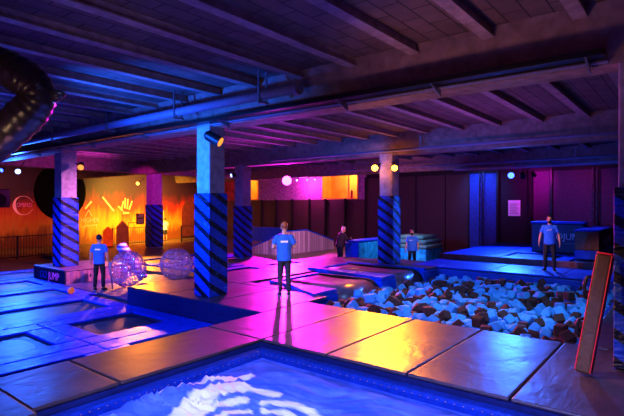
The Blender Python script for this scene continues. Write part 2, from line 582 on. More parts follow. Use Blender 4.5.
-1663,11816,-686,435,541,455,-557,
-4807,11292,-290,0,-906,-423,0,
-1651,10780,-649,625,-230,-669,331,
-4859,10106,-161,508,618,-179,-573,
-1864,10071,-290,132,-6,-421,-897,
-4020,11515,-287,433,-565,450,540,
-6241,11256,-284,560,740,286,-239,
-4135,9261,-230,762,390,513,-58,
-2755,9280,-319,541,-736,-354,-198,
-4604,13716,-290,111,111,-698,-698,
-3569,13147,-343,425,-829,-47,359,
-1871,12127,-255,452,701,326,445,
-1653,13124,-690,453,543,453,-543,
-3306,11237,-277,110,-978,12,177,
-2551,15272,-385,238,-368,806,-399,
-5559,13841,-237,935,68,-311,-155,
-1887,10896,-220,387,-198,-901,0,
-4537,10650,-304,31,82,-982,-167,
-4445,11772,-285,649,-603,-295,358,
-6542,13365,-290,124,-696,124,696,
-1724,13993,-477,33,686,-727,-29,
-3837,9867,-251,272,85,-284,-915,
-5673,14357,-242,37,4,-962,-270,
-2516,14331,-266,730,-130,-580,-337,
-5601,13403,-294,917,-199,-334,88,
-3106,14537,-322,255,181,-861,-402,
-5982,14815,-235,567,-87,-763,297,
-3820,15011,-252,919,52,-350,172,
-2678,10826,-288,8,973,229,-6,
-1640,13152,-490,721,0,0,693,
-4024,13059,-290,697,-697,-120,120,
-5684,9174,-188,896,173,-311,266,
-3471,12182,-290,419,-570,419,570,
-4362,13081,-339,309,-483,687,446,
-2486,10998,-331,10,-861,-279,426,
-6262,10937,-219,98,-119,-900,408,
-2682,12897,-321,74,-639,-548,-534,
-2872,11647,-363,326,602,-703,-190,
-6381,14251,-301,245,-288,93,921,
-5726,13642,-290,708,706,-6,-6,
-6317,12171,-309,319,-562,-730,-221,
-6739,11109,-245,932,35,-361,-13,
-4757,10577,-219,820,60,-495,281,
-4594,14172,-269,126,-762,126,622,
-5699,12062,-288,351,-262,782,-444,
-1649,10020,-426,612,315,-229,688,
-3839,8898,-244,10,893,92,-440,
-5248,10077,-283,692,701,-96,-146,
-3346,9120,-242,525,-349,513,583,
-4400,15277,-271,169,115,-122,-971,
-6492,13829,-391,847,-421,207,251,
-6776,11385,-201,689,-97,-711,105,
-5072,9626,-217,712,373,-345,485,
-5476,9289,-235,257,-372,377,808,
-6710,10007,-285,699,115,-703,70,
-4586,11173,-290,681,190,-681,190,
-4878,14239,-293,195,-842,466,-189,
-4817,9629,-290,697,-116,698,116,
-3830,9145,-282,28,-679,733,-30,
-3327,11017,-277,469,-523,-532,473,
-3003,9862,-282,442,721,-473,-247,
-6240,10065,-144,762,-260,-512,-300,
-5076,10301,-264,134,-721,-105,672,
-4281,9664,-247,180,351,57,-917,
-1675,12900,-690,596,-596,-380,380,
-3797,8534,-172,32,183,133,-973,
-6511,11286,-216,85,-277,-838,462,
-3762,15558,-303,670,-648,298,208,
-5129,10539,-234,184,-58,-210,958,
-2539,14079,-250,889,192,372,-186,
-5794,10450,-203,805,112,176,555,
-3692,10658,-240,618,217,554,-513,
-5677,15329,-355,450,-611,641,-113,
-2843,8798,-234,2,170,-181,969,
-5432,12440,-274,197,-849,-253,420,
-5131,12448,-283,226,686,-568,394,
-6545,10801,-273,183,-945,168,-212,
-3609,15315,-352,444,-104,827,-329,
-5086,13557,-308,211,-60,951,217,
-5902,9858,-267,68,140,987,-40,
-3883,15246,-258,5,585,-811,5,
-4301,14211,-323,222,449,-14,-865,
-3680,10217,-286,557,316,-684,349,
-1654,14452,-486,709,-691,99,101,
-6758,10208,-290,432,432,560,560,
-3798,13278,-236,726,-152,-622,251,
-4892,12515,-308,469,244,767,362,
-6761,9389,-290,430,555,471,-533,
-4790,11625,-365,35,453,553,698,
-1680,13565,-490,459,538,459,-538,
-2880,10313,-299,389,574,720,-31,
-2848,15180,-296,193,884,-265,-334,
-6774,14411,-411,707,-22,-26,707,
-4974,14443,-282,324,499,715,368,
-1701,15598,-290,924,0,0,382,
-4532,9251,-249,107,-226,875,-415,
-3202,10107,-277,20,301,951,64,
-2981,11444,-354,335,13,928,-163,
-3365,15139,-272,584,761,138,-247,
-4885,13854,-278,706,-705,53,42,
-6624,14138,-419,162,492,-763,-387,
-5917,9519,-259,665,-338,452,489,
-6729,11608,-244,921,-275,-275,-3,
-3806,14653,-290,0,209,-978,0,
-6511,9220,-290,611,-611,356,-356,
-6331,11508,-269,84,-491,577,647,
-4594,10092,-301,160,162,757,-613,
-2387,12045,-268,732,417,-132,-522,
-6367,11834,-312,334,409,169,-832,
-2456,8581,-194,373,202,-828,-366,
-1732,13781,-479,555,-492,-445,502,
-4388,13768,-298,622,50,-133,770,
-4336,10115,-273,635,-771,31,35,
-5917,13153,-290,842,511,130,113,
-2505,9623,-327,281,750,-546,-244,
-2462,10229,-313,567,-696,216,383,
-5030,11978,-391,51,-94,87,-990,
-3304,13124,-375,8,-660,397,638,
-5112,14138,-246,746,385,-340,-423,
-4157,13660,-284,8,-33,-706,-707,
-3429,9654,-198,561,314,761,-83,
-4215,12847,-371,419,-650,570,-277,
-2013,15226,-469,421,732,-535,19,
-1797,14209,-490,504,504,496,496,
-5084,11106,-309,136,-547,696,-445,
-1668,14917,-479,74,742,-83,661,
-3110,9556,-271,162,-459,-420,-766,
-5134,12943,-367,59,-338,-244,-907,
-6523,12002,-323,893,-215,126,375,
-1688,10612,-334,27,346,369,862,
-5296,15497,-285,233,692,-170,-661,
-6078,12934,-329,316,-936,-50,150,
-1673,13354,-490,14,14,707,707,
-3468,12394,-290,417,571,-417,571,
-3464,11918,-377,167,-335,600,707,
-2550,12318,-358,398,444,789,151,
-5496,14748,-290,628,692,-336,-121,
-4875,10831,-283,27,-682,-25,-730,
-4235,15072,-313,239,949,199,46,
-3797,11793,-290,655,266,-655,266,
-3668,13541,-358,665,557,10,-498,
-2787,14927,-341,760,-447,-75,466,
-4458,15503,-290,439,-439,-554,554,
-5550,10588,-346,654,64,239,-715,
-6553,9751,-259,888,109,-97,-437,
-3282,15475,-290,324,324,-629,-629,
-6163,14696,-324,855,413,-132,283,
-5596,11150,-284,42,-986,160,-8,
-1634,13350,-690,14,-707,14,707,
-6360,10360,-180,600,-600,-512,-132,
-6119,14353,-289,3,999,52,0,
-2855,13659,-365,151,700,-181,-674,
-3128,13399,-426,308,885,-334,105,
-3119,8923,-274,501,-859,15,105,
-4888,12757,-378,586,208,613,487,
-5311,9884,-289,696,115,700,-114,
-3276,13682,-294,173,-824,393,-370,
-2259,11194,-327,269,131,-868,-397,
-3610,9138,-248,280,493,-725,391,
-6739,12355,-388,503,785,196,305,
-6371,15270,-361,595,-127,-379,697,
-4395,14676,-448,937,346,42,28,
-1930,9696,-242,972,199,-108,58,
-5248,9084,-268,182,731,-434,-494,
-6658,12540,-280,443,267,-781,350,
-4706,12578,-450,150,836,-448,279,
-6774,10612,-289,7,0,707,-707,
-2665,9006,-288,695,-127,699,110,
-5905,11367,-381,238,-356,-861,275,
-2610,8806,-245,180,544,35,-819,
-1703,12700,-450,412,291,852,-141,
-1664,10525,-656,0,-234,0,-972,
-4194,13965,-358,69,810,-478,334,
-1904,12495,-278,591,606,-409,-342,
-5451,14249,-303,520,-484,-594,377,
-4160,14683,-462,676,-355,-81,-641,
-1881,9473,-297,648,-514,436,-356,
-5060,12279,-429,250,597,-351,-676,
-5549,11564,-261,980,74,-87,-163,
-4563,9864,-286,528,-514,514,438,
-5289,9367,-347,256,-403,364,-800,
-4707,9442,-290,177,-177,685,-684,
-5712,15619,-431,17,-42,379,924,
-6543,10293,-347,944,-310,-102,-58,
-6145,12702,-357,647,-300,586,-384,
-2310,9168,-345,623,100,-686,-362,
-4308,9898,-279,46,721,-691,-11,
-4080,10971,-289,756,128,-630,124,
-2252,10168,-430,195,861,47,-467,
-6498,14360,-469,18,-318,904,-287,
-2262,13086,-382,5,804,-455,-382,
-5190,14340,-295,553,514,-255,605,
-3445,14608,-345,471,126,828,277,
-3293,9409,-273,279,-211,512,-784,
-3146,13186,-527,819,300,430,232,
-5307,12066,-387,929,-229,-286,-53,
-5503,15619,-421,382,-924,-5,-13,
-1814,14673,-478,921,-92,-9,-379,
-1651,13589,-690,497,497,-503,-503,
-5263,11833,-437,708,-322,406,-480,
-3376,10621,-301,855,-430,157,-242,
-3929,13617,-309,478,453,-451,-602,
-6778,10881,-308,691,-120,-703,117,
-5832,9007,-249,704,-581,-403,-70,
-4583,15070,-426,573,-284,-741,203,
-2231,10567,-338,715,311,-376,501,
-3070,14844,-387,440,-769,103,452,
-3541,11447,-421,552,621,557,-4,
-3154,12495,-453,687,-174,148,689,
-6121,15021,-286,603,-39,1,796,
-2587,11664,-402,66,964,19,256,
-1804,11976,-494,140,-367,413,822,
-2341,12521,-490,354,612,355,-612,
-6501,12813,-356,881,91,462,53,
-3052,14425,-488,328,685,-116,-640,
-6122,9865,-289,1,603,-798,-5,
-2124,10400,-534,49,116,378,917,
-6134,10219,-292,718,462,498,155,
-5312,11232,-290,574,574,413,413,
-5633,10347,-281,11,-287,-655,-699,
-6758,13478,-445,606,293,-416,611,
-5351,8761,-146,206,-960,137,-133,
-5865,11905,-248,508,186,-743,393,
-3117,9178,-255,43,-738,-672,-41,
-3330,9886,-259,292,532,-752,-257,
-6453,8584,-260,122,-428,-823,352,
-3414,10324,-269,367,-174,219,887,
-4965,9057,-269,488,4,-94,-868,
-2104,8531,-271,64,-615,784,-49,
-1860,11122,-274,724,135,307,603,
-3648,8714,-278,418,837,-289,-203,
-6717,13064,-281,511,-537,403,537,
-1850,8540,-283,9,4,-983,-181,
-5422,10980,-284,360,411,-627,-556,
-4724,8693,-286,369,904,13,213,
-2361,11699,-286,401,-53,-189,895,
-3380,8909,-289,5,69,998,7,
-4518,9565,-290,704,-703,-73,72,
-5990,9229,-290,0,-958,-287,0,
-6240,9377,-290,689,690,-156,-156,
-6031,8777,-290,692,0,0,722,
-3036,8542,-290,546,-448,547,449,
-6505,10548,-290,0,52,-999,0,
-6705,8792,-290,504,-504,496,-496,
-6153,9007,-290,5,707,5,-707,
-5709,8795,-290,619,341,619,-341,
-1631,8605,-290,707,707,-3,-3,
-6464,8880,-290,0,153,988,0,
-2816,8571,-290,23,-23,-707,707,
-2496,13597,-290,426,-426,564,-564,
-4367,9376,-290,193,680,192,-680,
-6269,8806,-290,97,-97,-700,700,
-5378,8511,-290,707,-707,-3,3,
-6770,9002,-291,458,-495,-550,-492,
-4277,8542,-291,36,68,997,5,
-5507,11342,-293,463,-363,606,-535,
-5945,8543,-297,274,-582,620,-449,
-2320,8715,-298,27,-363,-278,889,
-4049,8794,-301,548,360,273,704,
-3502,8573,-304,541,344,-738,211,
-1926,11806,-305,22,-840,454,-295,
-5626,8522,-306,28,-858,53,-511,
-4924,8573,-306,539,516,-587,-314,
-4161,15371,-310,850,-180,447,-213,
-5813,11616,-312,628,480,-599,130,
-2238,11500,-319,359,-769,-389,-358,
-4489,8559,-321,641,-269,569,-439,
-5929,14468,-322,669,318,-622,-254,
-4135,10280,-323,654,-322,-606,318,
-6081,14110,-323,563,399,226,687,
-5893,12718,-323,426,-828,-257,261,
-5212,8868,-323,137,-21,878,-459,
-5157,8550,-327,678,-271,-202,-653,
-2050,8789,-327,336,-601,-722,69,
-5033,9836,-328,483,-123,696,517,
-4067,9961,-333,218,-758,437,432,
-5624,13084,-334,219,893,140,-368,
-5919,12350,-338,824,-131,-249,-491,
-4213,15623,-340,308,86,912,-256,
-3963,8568,-340,744,547,-318,212,
-4532,8984,-340,511,156,-284,796,
-3601,9780,-347,338,-173,-847,-373,
-1865,12823,-347,146,-180,898,-373,
-3215,10443,-347,321,326,182,870,
-5993,13354,-348,781,219,-287,-510,
-2585,14590,-350,163,-478,-317,803,
-3122,10812,-351,279,-955,42,-95,
-3524,15633,-352,161,961,37,-222,
-6044,10754,-353,13,185,-391,-902,
-5299,14553,-355,238,148,-886,370,
-5181,10885,-356,676,243,-457,524,
-5987,10515,-356,972,-100,208,37,
-3795,10816,-356,176,928,257,205,
-5429,9103,-358,494,-393,-759,162,
-5706,9462,-361,75,-765,330,-548,
-4384,10455,-361,53,-957,9,-287,
-5675,11776,-362,154,403,-748,-505,
-6740,8587,-364,244,238,656,-673,
-6185,11680,-364,41,436,-736,516,
-6286,10715,-365,80,-213,853,-469,
-2495,13001,-365,832,454,-281,-148,
-5602,10057,-365,305,538,-777,120,
-2699,10566,-367,311,-559,53,-767,
-5596,15039,-368,280,497,-373,732,
-5722,13904,-368,750,326,243,522,
-6560,11110,-369,226,-902,9,369,
-6336,10051,-369,4,709,-416,569,
-5337,10671,-370,476,-378,576,546,
-4280,9111,-372,345,-596,706,166,
-6179,13170,-373,946,-252,-160,128,
-6594,11514,-373,85,-524,743,-408,
-2587,11869,-376,182,684,-701,-87,
-4993,10065,-377,521,147,-347,-766,
-3176,9814,-377,56,-751,543,-371,
-2096,9394,-380,396,422,715,392,
-3898,10523,-380,145,-62,380,911,
-4819,10262,-381,36,186,-253,-949,
-4122,10688,-381,506,332,-465,646,
-2015,10225,-381,165,586,411,678,
-2884,14620,-385,384,-203,-283,-855,
-5054,9464,-385,861,416,-196,-218,
-3498,10048,-385,873,-315,-267,260,
-4237,8800,-386,290,-129,848,425,
-2893,10992,-387,481,-570,636,-200,
-5905,10283,-389,543,698,-331,330,
-4985,8792,-390,998,3,-57,4,
-5475,10256,-390,326,30,-561,761,
-6760,11324,-391,623,453,503,392,
-6721,12826,-391,215,-838,-273,421,
-5354,13076,-391,847,-221,424,235,
-1991,10515,-392,485,-297,814,-117,
-5421,8842,-392,606,-170,-466,-622,
-5275,13781,-392,325,33,869,-372,
-2909,8969,-395,145,-609,-779,47,
-2341,15526,-395,504,720,-413,240,
-3668,13796,-396,775,522,-21,-355,
-5768,14783,-397,502,167,581,-618,
-6078,11876,-399,137,414,-833,340,
-6332,9632,-400,45,-192,145,-970,
-3306,9614,-401,239,-291,914,-153,
-2046,10934,-401,420,-573,-435,-553,
-5723,14472,-403,364,636,-596,328,
-5080,12701,-406,457,368,-334,738,
-5848,12962,-409,59,24,440,-896,
-2930,9209,-409,378,-148,913,-49,
-5752,10742,-409,137,-803,113,569,
-1841,9874,-411,578,545,-231,-562,
-5403,15239,-411,647,-439,-526,-333,
-3426,14897,-411,147,-815,-269,-491,
-3758,11541,-412,525,429,715,-169,
-2823,12706,-414,486,631,342,498,
-3684,8958,-416,279,-409,164,-853,
-4019,9270,-416,383,-408,-270,-784,
-6360,12340,-420,419,68,373,-825,
-3947,15012,-421,34,-814,-410,410,
-5973,14644,-421,890,-329,-275,156,
-5525,12645,-422,710,-49,-542,447,
-4625,15333,-422,750,125,419,496,
-3578,14041,-423,701,433,-471,-314,
-6285,14026,-423,176,713,-565,-376,
-3545,9210,-426,819,-500,-277,-49,
-5791,10511,-426,398,576,590,403,
-2514,12064,-427,615,-707,263,231,
-5114,9151,-427,501,631,111,581,
-2554,9216,-428,137,837,-78,524,
-5232,14122,-430,679,469,-265,500,
-3653,15011,-431,813,450,317,188,
-6015,13591,-431,770,606,50,-194,
-6251,10519,-435,260,513,379,724,
-5525,9388,-435,596,759,52,-258,
-5220,9637,-435,950,-299,63,-67,
-4617,10443,-436,279,-622,92,-726,
-6347,11103,-437,618,-80,440,-647,
-5301,12288,-437,172,610,159,757,
-4451,12540,-437,803,-5,-157,-575,
-5664,10949,-438,964,-125,-143,-188,
-6394,11340,-439,82,-332,0,-940,
-5661,14200,-439,336,-775,535,17,
-5740,13227,-440,255,540,-18,-802,
-4222,12611,-440,198,589,-11,-783,
-4734,8872,-440,449,-852,158,219,
-5806,14999,-440,280,-483,-635,533,
-3393,14129,-440,181,-27,-250,-951,
-2072,11409,-441,334,-474,755,307,
-1827,10782,-442,825,478,175,-243,
-2925,12481,-442,109,136,682,-710,
-2692,15127,-443,63,404,554,726,
-3332,10761,-443,949,257,-167,72,
-5086,13175,-444,196,-208,-692,-663,
-3221,12245,-444,659,746,-32,90,
-2974,12266,-444,688,-226,221,-653,
-2438,11461,-444,474,79,-877,-15,
-2863,9443,-445,697,-55,-694,169,
-4803,12018,-446,160,-97,199,-962,
-3770,8568,-446,396,266,877,-57,
-4084,15242,-447,348,-364,159,849,
-3662,9946,-447,476,62,-804,350,
-4449,12755,-448,674,429,-446,-402,
-3256,11624,-448,5,-818,-15,-575,
-1997,13850,-448,583,-699,107,400,
-5337,12817,-448,411,832,192,-319,
-6325,15089,-449,613,-42,-248,749,
-3226,15054,-449,213,514,-768,-317,
-1891,13007,-449,145,62,-388,-908,
-6774,9191,-449,642,268,-654,-297,
-3590,11014,-449,316,685,-176,-632,
-3111,10596,-449,355,-771,-310,428,
-6117,10959,-449,918,-381,50,-95,
-4275,11112,-449,253,707,622,223,
-3079,13668,-450,155,-118,717,669,
-4786,9890,-450,703,294,637,117,
-2126,12925,-450,267,-531,-784,-180,
-3999,13868,-450,24,-449,-546,707,
-2114,14607,-450,828,-170,411,342,
-5490,13800,-450,693,-643,-295,-140,
-3009,8752,-451,80,-874,155,453,
-3219,11835,-452,169,237,-666,687,
-5468,13264,-452,255,-468,-743,404,
-2881,10472,-452,230,633,736,-67,
-3165,12949,-452,312,406,-854,90,
-6440,11675,-452,802,444,-192,-349,
-6086,12527,-452,196,-673,-687,-192,
-3702,12962,-452,310,734,253,549,
-4339,15215,-453,712,353,477,-375,
-5123,14567,-453,871,25,-488,44,
-2142,10713,-453,98,648,-283,-700,
-4765,14286,-453,128,-484,-72,-863,
-6282,13349,-453,269,962,43,12,
-5501,11983,-453,282,-920,-143,-231,
-4787,13609,-453,210,-365,-785,454,
-5881,10954,-454,579,223,-41,-783,
-4074,9019,-454,565,-72,739,-359,
-5266,15058,-455,191,-80,143,-968,
-5007,13687,-455,292,-402,863,90,
-2708,11038,-455,192,792,-563,-136,
-6116,11231,-455,243,716,-598,-265,
-1823,11308,-456,202,124,-696,678,
-3320,9290,-456,816,-71,-185,-542,
-5279,13451,-456,484,343,-776,214,
-5847,9683,-457,573,-356,683,280,
-3330,13532,-457,326,-72,-203,921,
-2958,11857,-458,13,978,-6,-206,
-3464,9504,-458,329,182,15,-926,
-4679,11793,-459,391,-702,-158,-574,
-3999,12773,-459,131,-520,113,836,
-6421,10898,-459,257,537,641,-485,
-2490,8778,-459,719,-145,-134,666,
-3582,10695,-459,896,-132,-146,399,
-3500,13640,-459,356,502,242,-750,
-4557,11587,-460,339,-80,-703,621,
-5272,12537,-460,583,176,272,-745,
-3900,10973,-460,215,-602,541,547,
-2798,14366,-460,827,-561,29,-43,
-6555,9824,-460,582,-391,465,-541,
-3732,11299,-460,292,199,-527,-773,
-5788,8543,-461,112,595,-782,-147,
-2028,11138,-461,494,339,-455,-658,
-1916,8632,-461,714,125,132,-676,
-3346,13859,-461,11,-556,-831,-15,
-6266,13591,-461,710,66,-114,-692,
-6780,9728,-462,785,-619,0,1,
-1877,8853,-462,780,169,-598,-77,
-3898,13427,-462,146,-978,52,-139,
-5087,13918,-462,887,-64,147,433,
-2720,12247,-463,373,-266,880,-124,
-3895,15397,-463,176,-254,-757,575,
-1822,11737,-463,756,595,-211,176,
-4907,9300,-463,330,55,154,930,
-2093,9056,-464,248,562,-182,768,
-1990,12119,-465,491,111,-77,861,
-4264,12319,-465,347,-261,229,-871,
-2224,12082,-466,24,-957,-262,-122,
-4514,8738,-466,475,-147,713,-494,
-5383,10451,-466,439,283,-503,-689,
-2478,14967,-466,478,628,514,337,
-1949,13644,-466,652,-443,-551,-273,
-2128,9765,-466,605,-84,109,-784,
-4327,10685,-467,725,677,1,125,
-6341,13065,-467,797,132,-18,-589,
-5890,15398,-467,714,419,334,450,
-2351,8548,-467,85,-762,634,101,
-2104,11905,-467,6,863,-497,91,
-3449,13349,-468,450,-82,583,-671,
-5182,8692,-468,580,-177,-743,284,
-5984,13793,-468,3,713,-131,-688,
-6214,15346,-468,505,314,236,768,
-4936,9035,-468,281,-64,59,956,
-5140,14876,-468,606,781,118,95,
-5062,10343,-469,91,-117,-780,608,
-5822,9292,-469,34,-424,291,-857,
-2331,11861,-469,117,-269,956,33,
-4502,12253,-469,195,-296,684,-637,
-3866,15652,-469,8,356,-37,934,
-5705,9829,-470,602,-735,229,-212,
-4332,14441,-470,829,-559,3,31,
-4825,14480,-471,133,-109,-15,-985,
-3102,9363,-471,198,193,-118,-954,
-4916,12979,-471,627,-55,776,42,
-6557,8548,-471,457,689,-548,-126,
-5056,15121,-472,90,-111,768,-625,
-2086,11674,-472,16,-142,736,661,
-6586,13050,-472,300,-166,687,-641,
-4835,10473,-472,47,30,639,-767,
-2656,13367,-472,738,-73,-66,668,
-6651,14643,-472,520,-724,-291,-347,
-5918,13995,-473,285,23,950,-127,
-3165,9075,-473,780,6,-42,-624,
-5467,11726,-473,396,295,-533,687,
-5242,15356,-473,625,-440,-554,-331,
-3538,14412,-474,6,-69,791,-608,
-1638,9451,-474,532,-508,-468,-490,
-2645,15488,-474,10,-246,840,-484,
-3450,11267,-474,326,297,193,877,
-1797,10460,-474,475,323,791,212,
-1848,12281,-475,380,558,-349,651,
-4689,12892,-475,619,-193,762,-13,
-4026,9540,-475,377,-541,466,590,
-5011,11791,-475,88,-671,-735,-38,
-4563,11996,-475,157,-245,678,-675,
-3459,12913,-475,576,-446,472,497,
-1992,15605,-475,449,-74,63,888,
-5831,12580,-476,148,229,-836,-476,
-3473,10482,-476,306,-262,594,-696,
-5540,12247,-476,302,587,-385,645,
-3016,12766,-476,138,4,-84,987,
-3050,10293,-477,14,-979,-189,-71,
-3062,15252,-477,352,-657,412,525,
-4201,14959,-477,126,144,959,-208,
-3240,14350,-477,691,289,425,-509,
-4530,14326,-477,127,-79,676,-721,
-2279,9593,-478,126,-652,65,745,
-5450,11460,-478,162,-704,69,688,
-4776,10719,-478,521,34,-56,-851,
-4415,14096,-478,81,959,-7,-272,
-4186,10897,-478,483,-460,555,497,
-2435,9407,-478,10,992,-78,-97,
-6584,11877,-478,176,-355,479,-783,
-2441,10017,-478,587,-35,-50,807,
-5605,9200,-479,621,525,304,495,
-6260,13803,-479,37,724,-687,-59,
-2358,10419,-479,484,508,649,294,
-6621,12615,-479,577,394,336,631,
-1848,12551,-479,356,-298,589,-662,
-6114,12245,-479,357,-380,853,-3,
-2866,12954,-479,591,33,-45,-805,
-5854,10049,-480,482,47,26,-875,
-3041,9607,-480,120,-807,515,-263,
-4357,13591,-480,61,694,134,-705,
-2652,13114,-480,278,-49,17,959,
-2867,13168,-481,9,984,-169,49,
-4507,9850,-481,579,17,-52,-814]

# ------------------------------------------------------------------ the setting
XL, XR, YF, YB, ZC = -33.0, 8.0, -6.0, 26.2, 4.75
struct('floor', box(B(), XL, XR, YF, YB, -1.3, -.5), FLOORM) if False else None
# the floor leaves the foam pit open: four slabs round it
PX0, PX1, PY0, PY1 = -7.0, -1.42, 8.3, 15.88
bm = B()
box(bm, XL - .3, PX0 - .6, YF - .3, YB + .3, -.7, -.5); box(bm, PX1 + .1, XR + .3, YF - .3, YB + .3, -.7, -.5)
box(bm, PX0 - .6, PX1 + .1, YF - .3, PY0 - .1, -.7, -.5); box(bm, PX0 - .6, PX1 + .1, PY1 + .1, YB + .3, -.7, -.5)
box(bm, PX0 - .6, PX1 + .1, PY0 - .1, PY1 + .1, -1.05, -.94)
struct('floor', bm, FLOORM)
struct('ceiling', box(B(), XL - .3, XR + .3, YF - .3, YB + .3, ZC, ZC + .04), CEIL)
x = XL + .6; k = 0
while x < XR - .3:
    bm = B()
    prism(bm, [(x - .05, ZC + .02), (x - .04, ZC - .12), (x - .09, ZC - .125), (x - .09, ZC - .15), (x + .09, ZC - .15), (x + .09, ZC - .125), (x + .04, ZC - .12), (x + .05, ZC + .02)], 'y', YF, YB)
    struct('ceiling_beam_%d' % (k + 1), bm, RIB); x += 1.2; k += 1
for k, y in enumerate((-.6, 7.6, 15.8, 24.0)):
    bm = B()
    prism(bm, [(y - .42, ZC + .02), (y - .34, ZC - .35), (y - .25, ZC - .78), (y + .25, ZC - .78), (y + .34, ZC - .35), (y + .42, ZC + .02)], 'x', XL, XR)
    struct('ceiling_main_beam_%d' % (k + 1), bm, BEAMC)
struct('ceiling_main_beam_5', box(B(), -25.45, -24.95, YF, YB, 4.0, ZC + .02, .03), BEAMC)
struct('wall_left', box(box(B(), XL - .3, XL, YF - .3, YB + .3, -.6, ZC), XL - .1, XL + .07, YF - .3, YB + .3, -.5, -.40), MURAL)
struct('wall_right', box(B(), XR, XR + .3, YF - .3, YB + .3, -.6, ZC), WALLV)
struct('wall_front', box(B(), XL - .3, XR + .3, YF - .3, YF, -.6, ZC), WALLU)

# back wall: lower wall to the window sills, painted upper wall with two openings, tall panels to the right
bw = YB
struct('wall_back', box(B(), XL, -16.4, bw, bw + .25, -.6, 2.55), WALLP)
struct('wall_back.001', box(B(), XL, -27.3, bw, bw + .25, 2.55, ZC), WALLR)
struct('wall_back.002', box(B(), -26.0, -20.0, bw, bw + .25, 2.55, ZC), WALLU)
struct('wall_back.003', box(B(), -17.0, -16.4, bw, bw + .25, 2.55, ZC), WALLU)
struct('wall_back.004', box(B(), -27.3, -26.0, bw, bw + .25, 4.45, ZC), WALLU)
struct('wall_back.005', box(B(), -20.0, -17.0, bw, bw + .25, 4.5, ZC), WALLU)
tall = [(-16.4, -14.4, WALLP), (-14.4, -12.9, WALLP), (-12.9, -11.1, WALLP), (-11.1, -9.75, WALLP), (-9.75, -9.0, WALLB), (-9.0, -8.2, WALLB), (-8.2, -6.5, WALLK), (-6.5, -3.6, WALLV), (-3.6, XR, WALLV)]
for k, (a, b, m) in enumerate(tall):
    bm = B(); box(bm, a + .02, b - .02, bw - (.12 if m in (WALLP, WALLB) else 0), bw + .25, -.6, 3.88, .02)
    struct('wall_back.%03d' % (k + 6), bm, m)
struct('wall_back.020', box(B(), -16.4, XR, bw + .05, bw + .25, 3.88, ZC), WALLK)
for k, x in enumerate((-30.5, -28.2, -25.7, -24.2, -22.6, -21.0, -19.6, -18.0, -16.4, -14.4, -12.9, -9.75, -9.0, -8.2, -6.5, -5.6, -3.7, -1.0)):
    top = 2.6 if x < -16.5 else 3.95
    bm = B()
    if x in (-14.4, -9.0, -6.5, -3.7):            # lattice truss uprights
        for dx in (-.1, .1): box(bm, x + dx - .02, x + dx + .02, bw - .3, bw - .26, -.45, top)
        n = 20
        for j in range(n):
            z0 = -.4 + j * (top + .4) / n; z1 = -.4 + (j + 1) * (top + .4) / n
            cyl(bm, (x + (.1 if j % 2 else -.1), bw - .28, z0), (x + (-.1 if j % 2 else .1), bw - .28, z1), .016, 6)
    else:
        box(bm, x - .06, x + .06, bw - .16, bw - .12 + .1, -.5, top, .01)
    struct('trim_%d' % (k + 1), bm, BLKMETAL)
# openings and the lit corridor behind them
for k, (a, b, t) in enumerate(((-27.3, -26.0, 4.45), (-20.0, -17.0, 4.5))):
    bm = B()
    for (x0, x1, z0, z1) in ((a, a + .1, 2.55, t), (b - .1, b, 2.55, t), (a, b, 2.55, 2.63), (a, b, t - .08, t)):
        box(bm, x0, x1, bw - .03, bw + .2, z0, z1, .01)
    if k == 1: box(bm, a + 2.15, a + 2.21, bw + .02, bw + .1, 2.6, t)
    struct('window_%d' % (k + 1), bm, DOORY)
    bm = B()
    box(bm, a - .6, b + .6, bw + 1.9, bw + 2.0, 2.2, 4.7); box(bm, a - .7, a - .6, bw + .25, bw + 2, 2.2, 4.7); box(bm, b + .6, b + .7, bw + .25, bw + 2, 2.2, 4.7)
    box(bm, a - .7, b + .7, bw + .25, bw + 2, 2.1, 2.2); box(bm, a - .7, b + .7, bw + .25, bw + 2, 4.7, 4.75)
    struct('wall_back.%03d' % (21 + k), bm, AMBERROOM)

# doors on the mural wall
bm = B(); box(bm, XL, XL + .06, 21.6, 22.6, -.5, 1.75, .01)
tag(obj('door_1', bm, DOORY), kind='structure')
bm = B()
pts = [(24.3, -.5), (25.9, -.5)] + [(25.1 + .8 * math.cos(t), 1.5 + 1.1 * math.sin(t)) for t in [PI * j / 14 for j in range(15)]]
prism(bm, pts, 'x', XL, XL + .07); tag(obj('door_2', bm, ARCH), kind='structure')

# columns
COLS = {'a': (-9.05, 7.50), 'b': (-17.5, 7.95), 'c': (-25.2, 16.6), 'd': (-16.75, 15.8), 'e': (-8.9, 15.8), 'f': (-.56, 7.6)}
CB = {'a': 0, 'b': 0, 'c': -.3, 'd': -.3, 'e': 0, 'f': 0}
CT = {'a': 2.42, 'b': 2.42, 'c': 2.2, 'd': 2.12, 'e': 2.5, 'f': 2.36}
CH = {'a': .28, 'b': .315, 'c': .37, 'd': .32, 'e': .31, 'f': .27}
for k, (n, (x, y)) in enumerate(COLS.items()):
    h = CH[n] - .045
    struct('column_%d' % (k + 1), box(B(), x - h, x + h, y - h, y + h, CB[n] + (.001 if n == 'b' else -.1), ZC - .7, .02), CONC)
CLAB = {'a': 'blue pad with dark slanting stripes round the column by the navy drop',
        'b': 'blue striped pad round the column standing on the pink pleated plinth',
        'c': 'violet striped pad round the far column beside the amber lamp and menu board',
        'd': 'blue striped column pad before the back wall, beside the planked ramp',
        'e': 'blue striped column pad behind the foam pit, under two amber lamps',
        'f': 'dark blue striped column pad that the brown post leans on'}
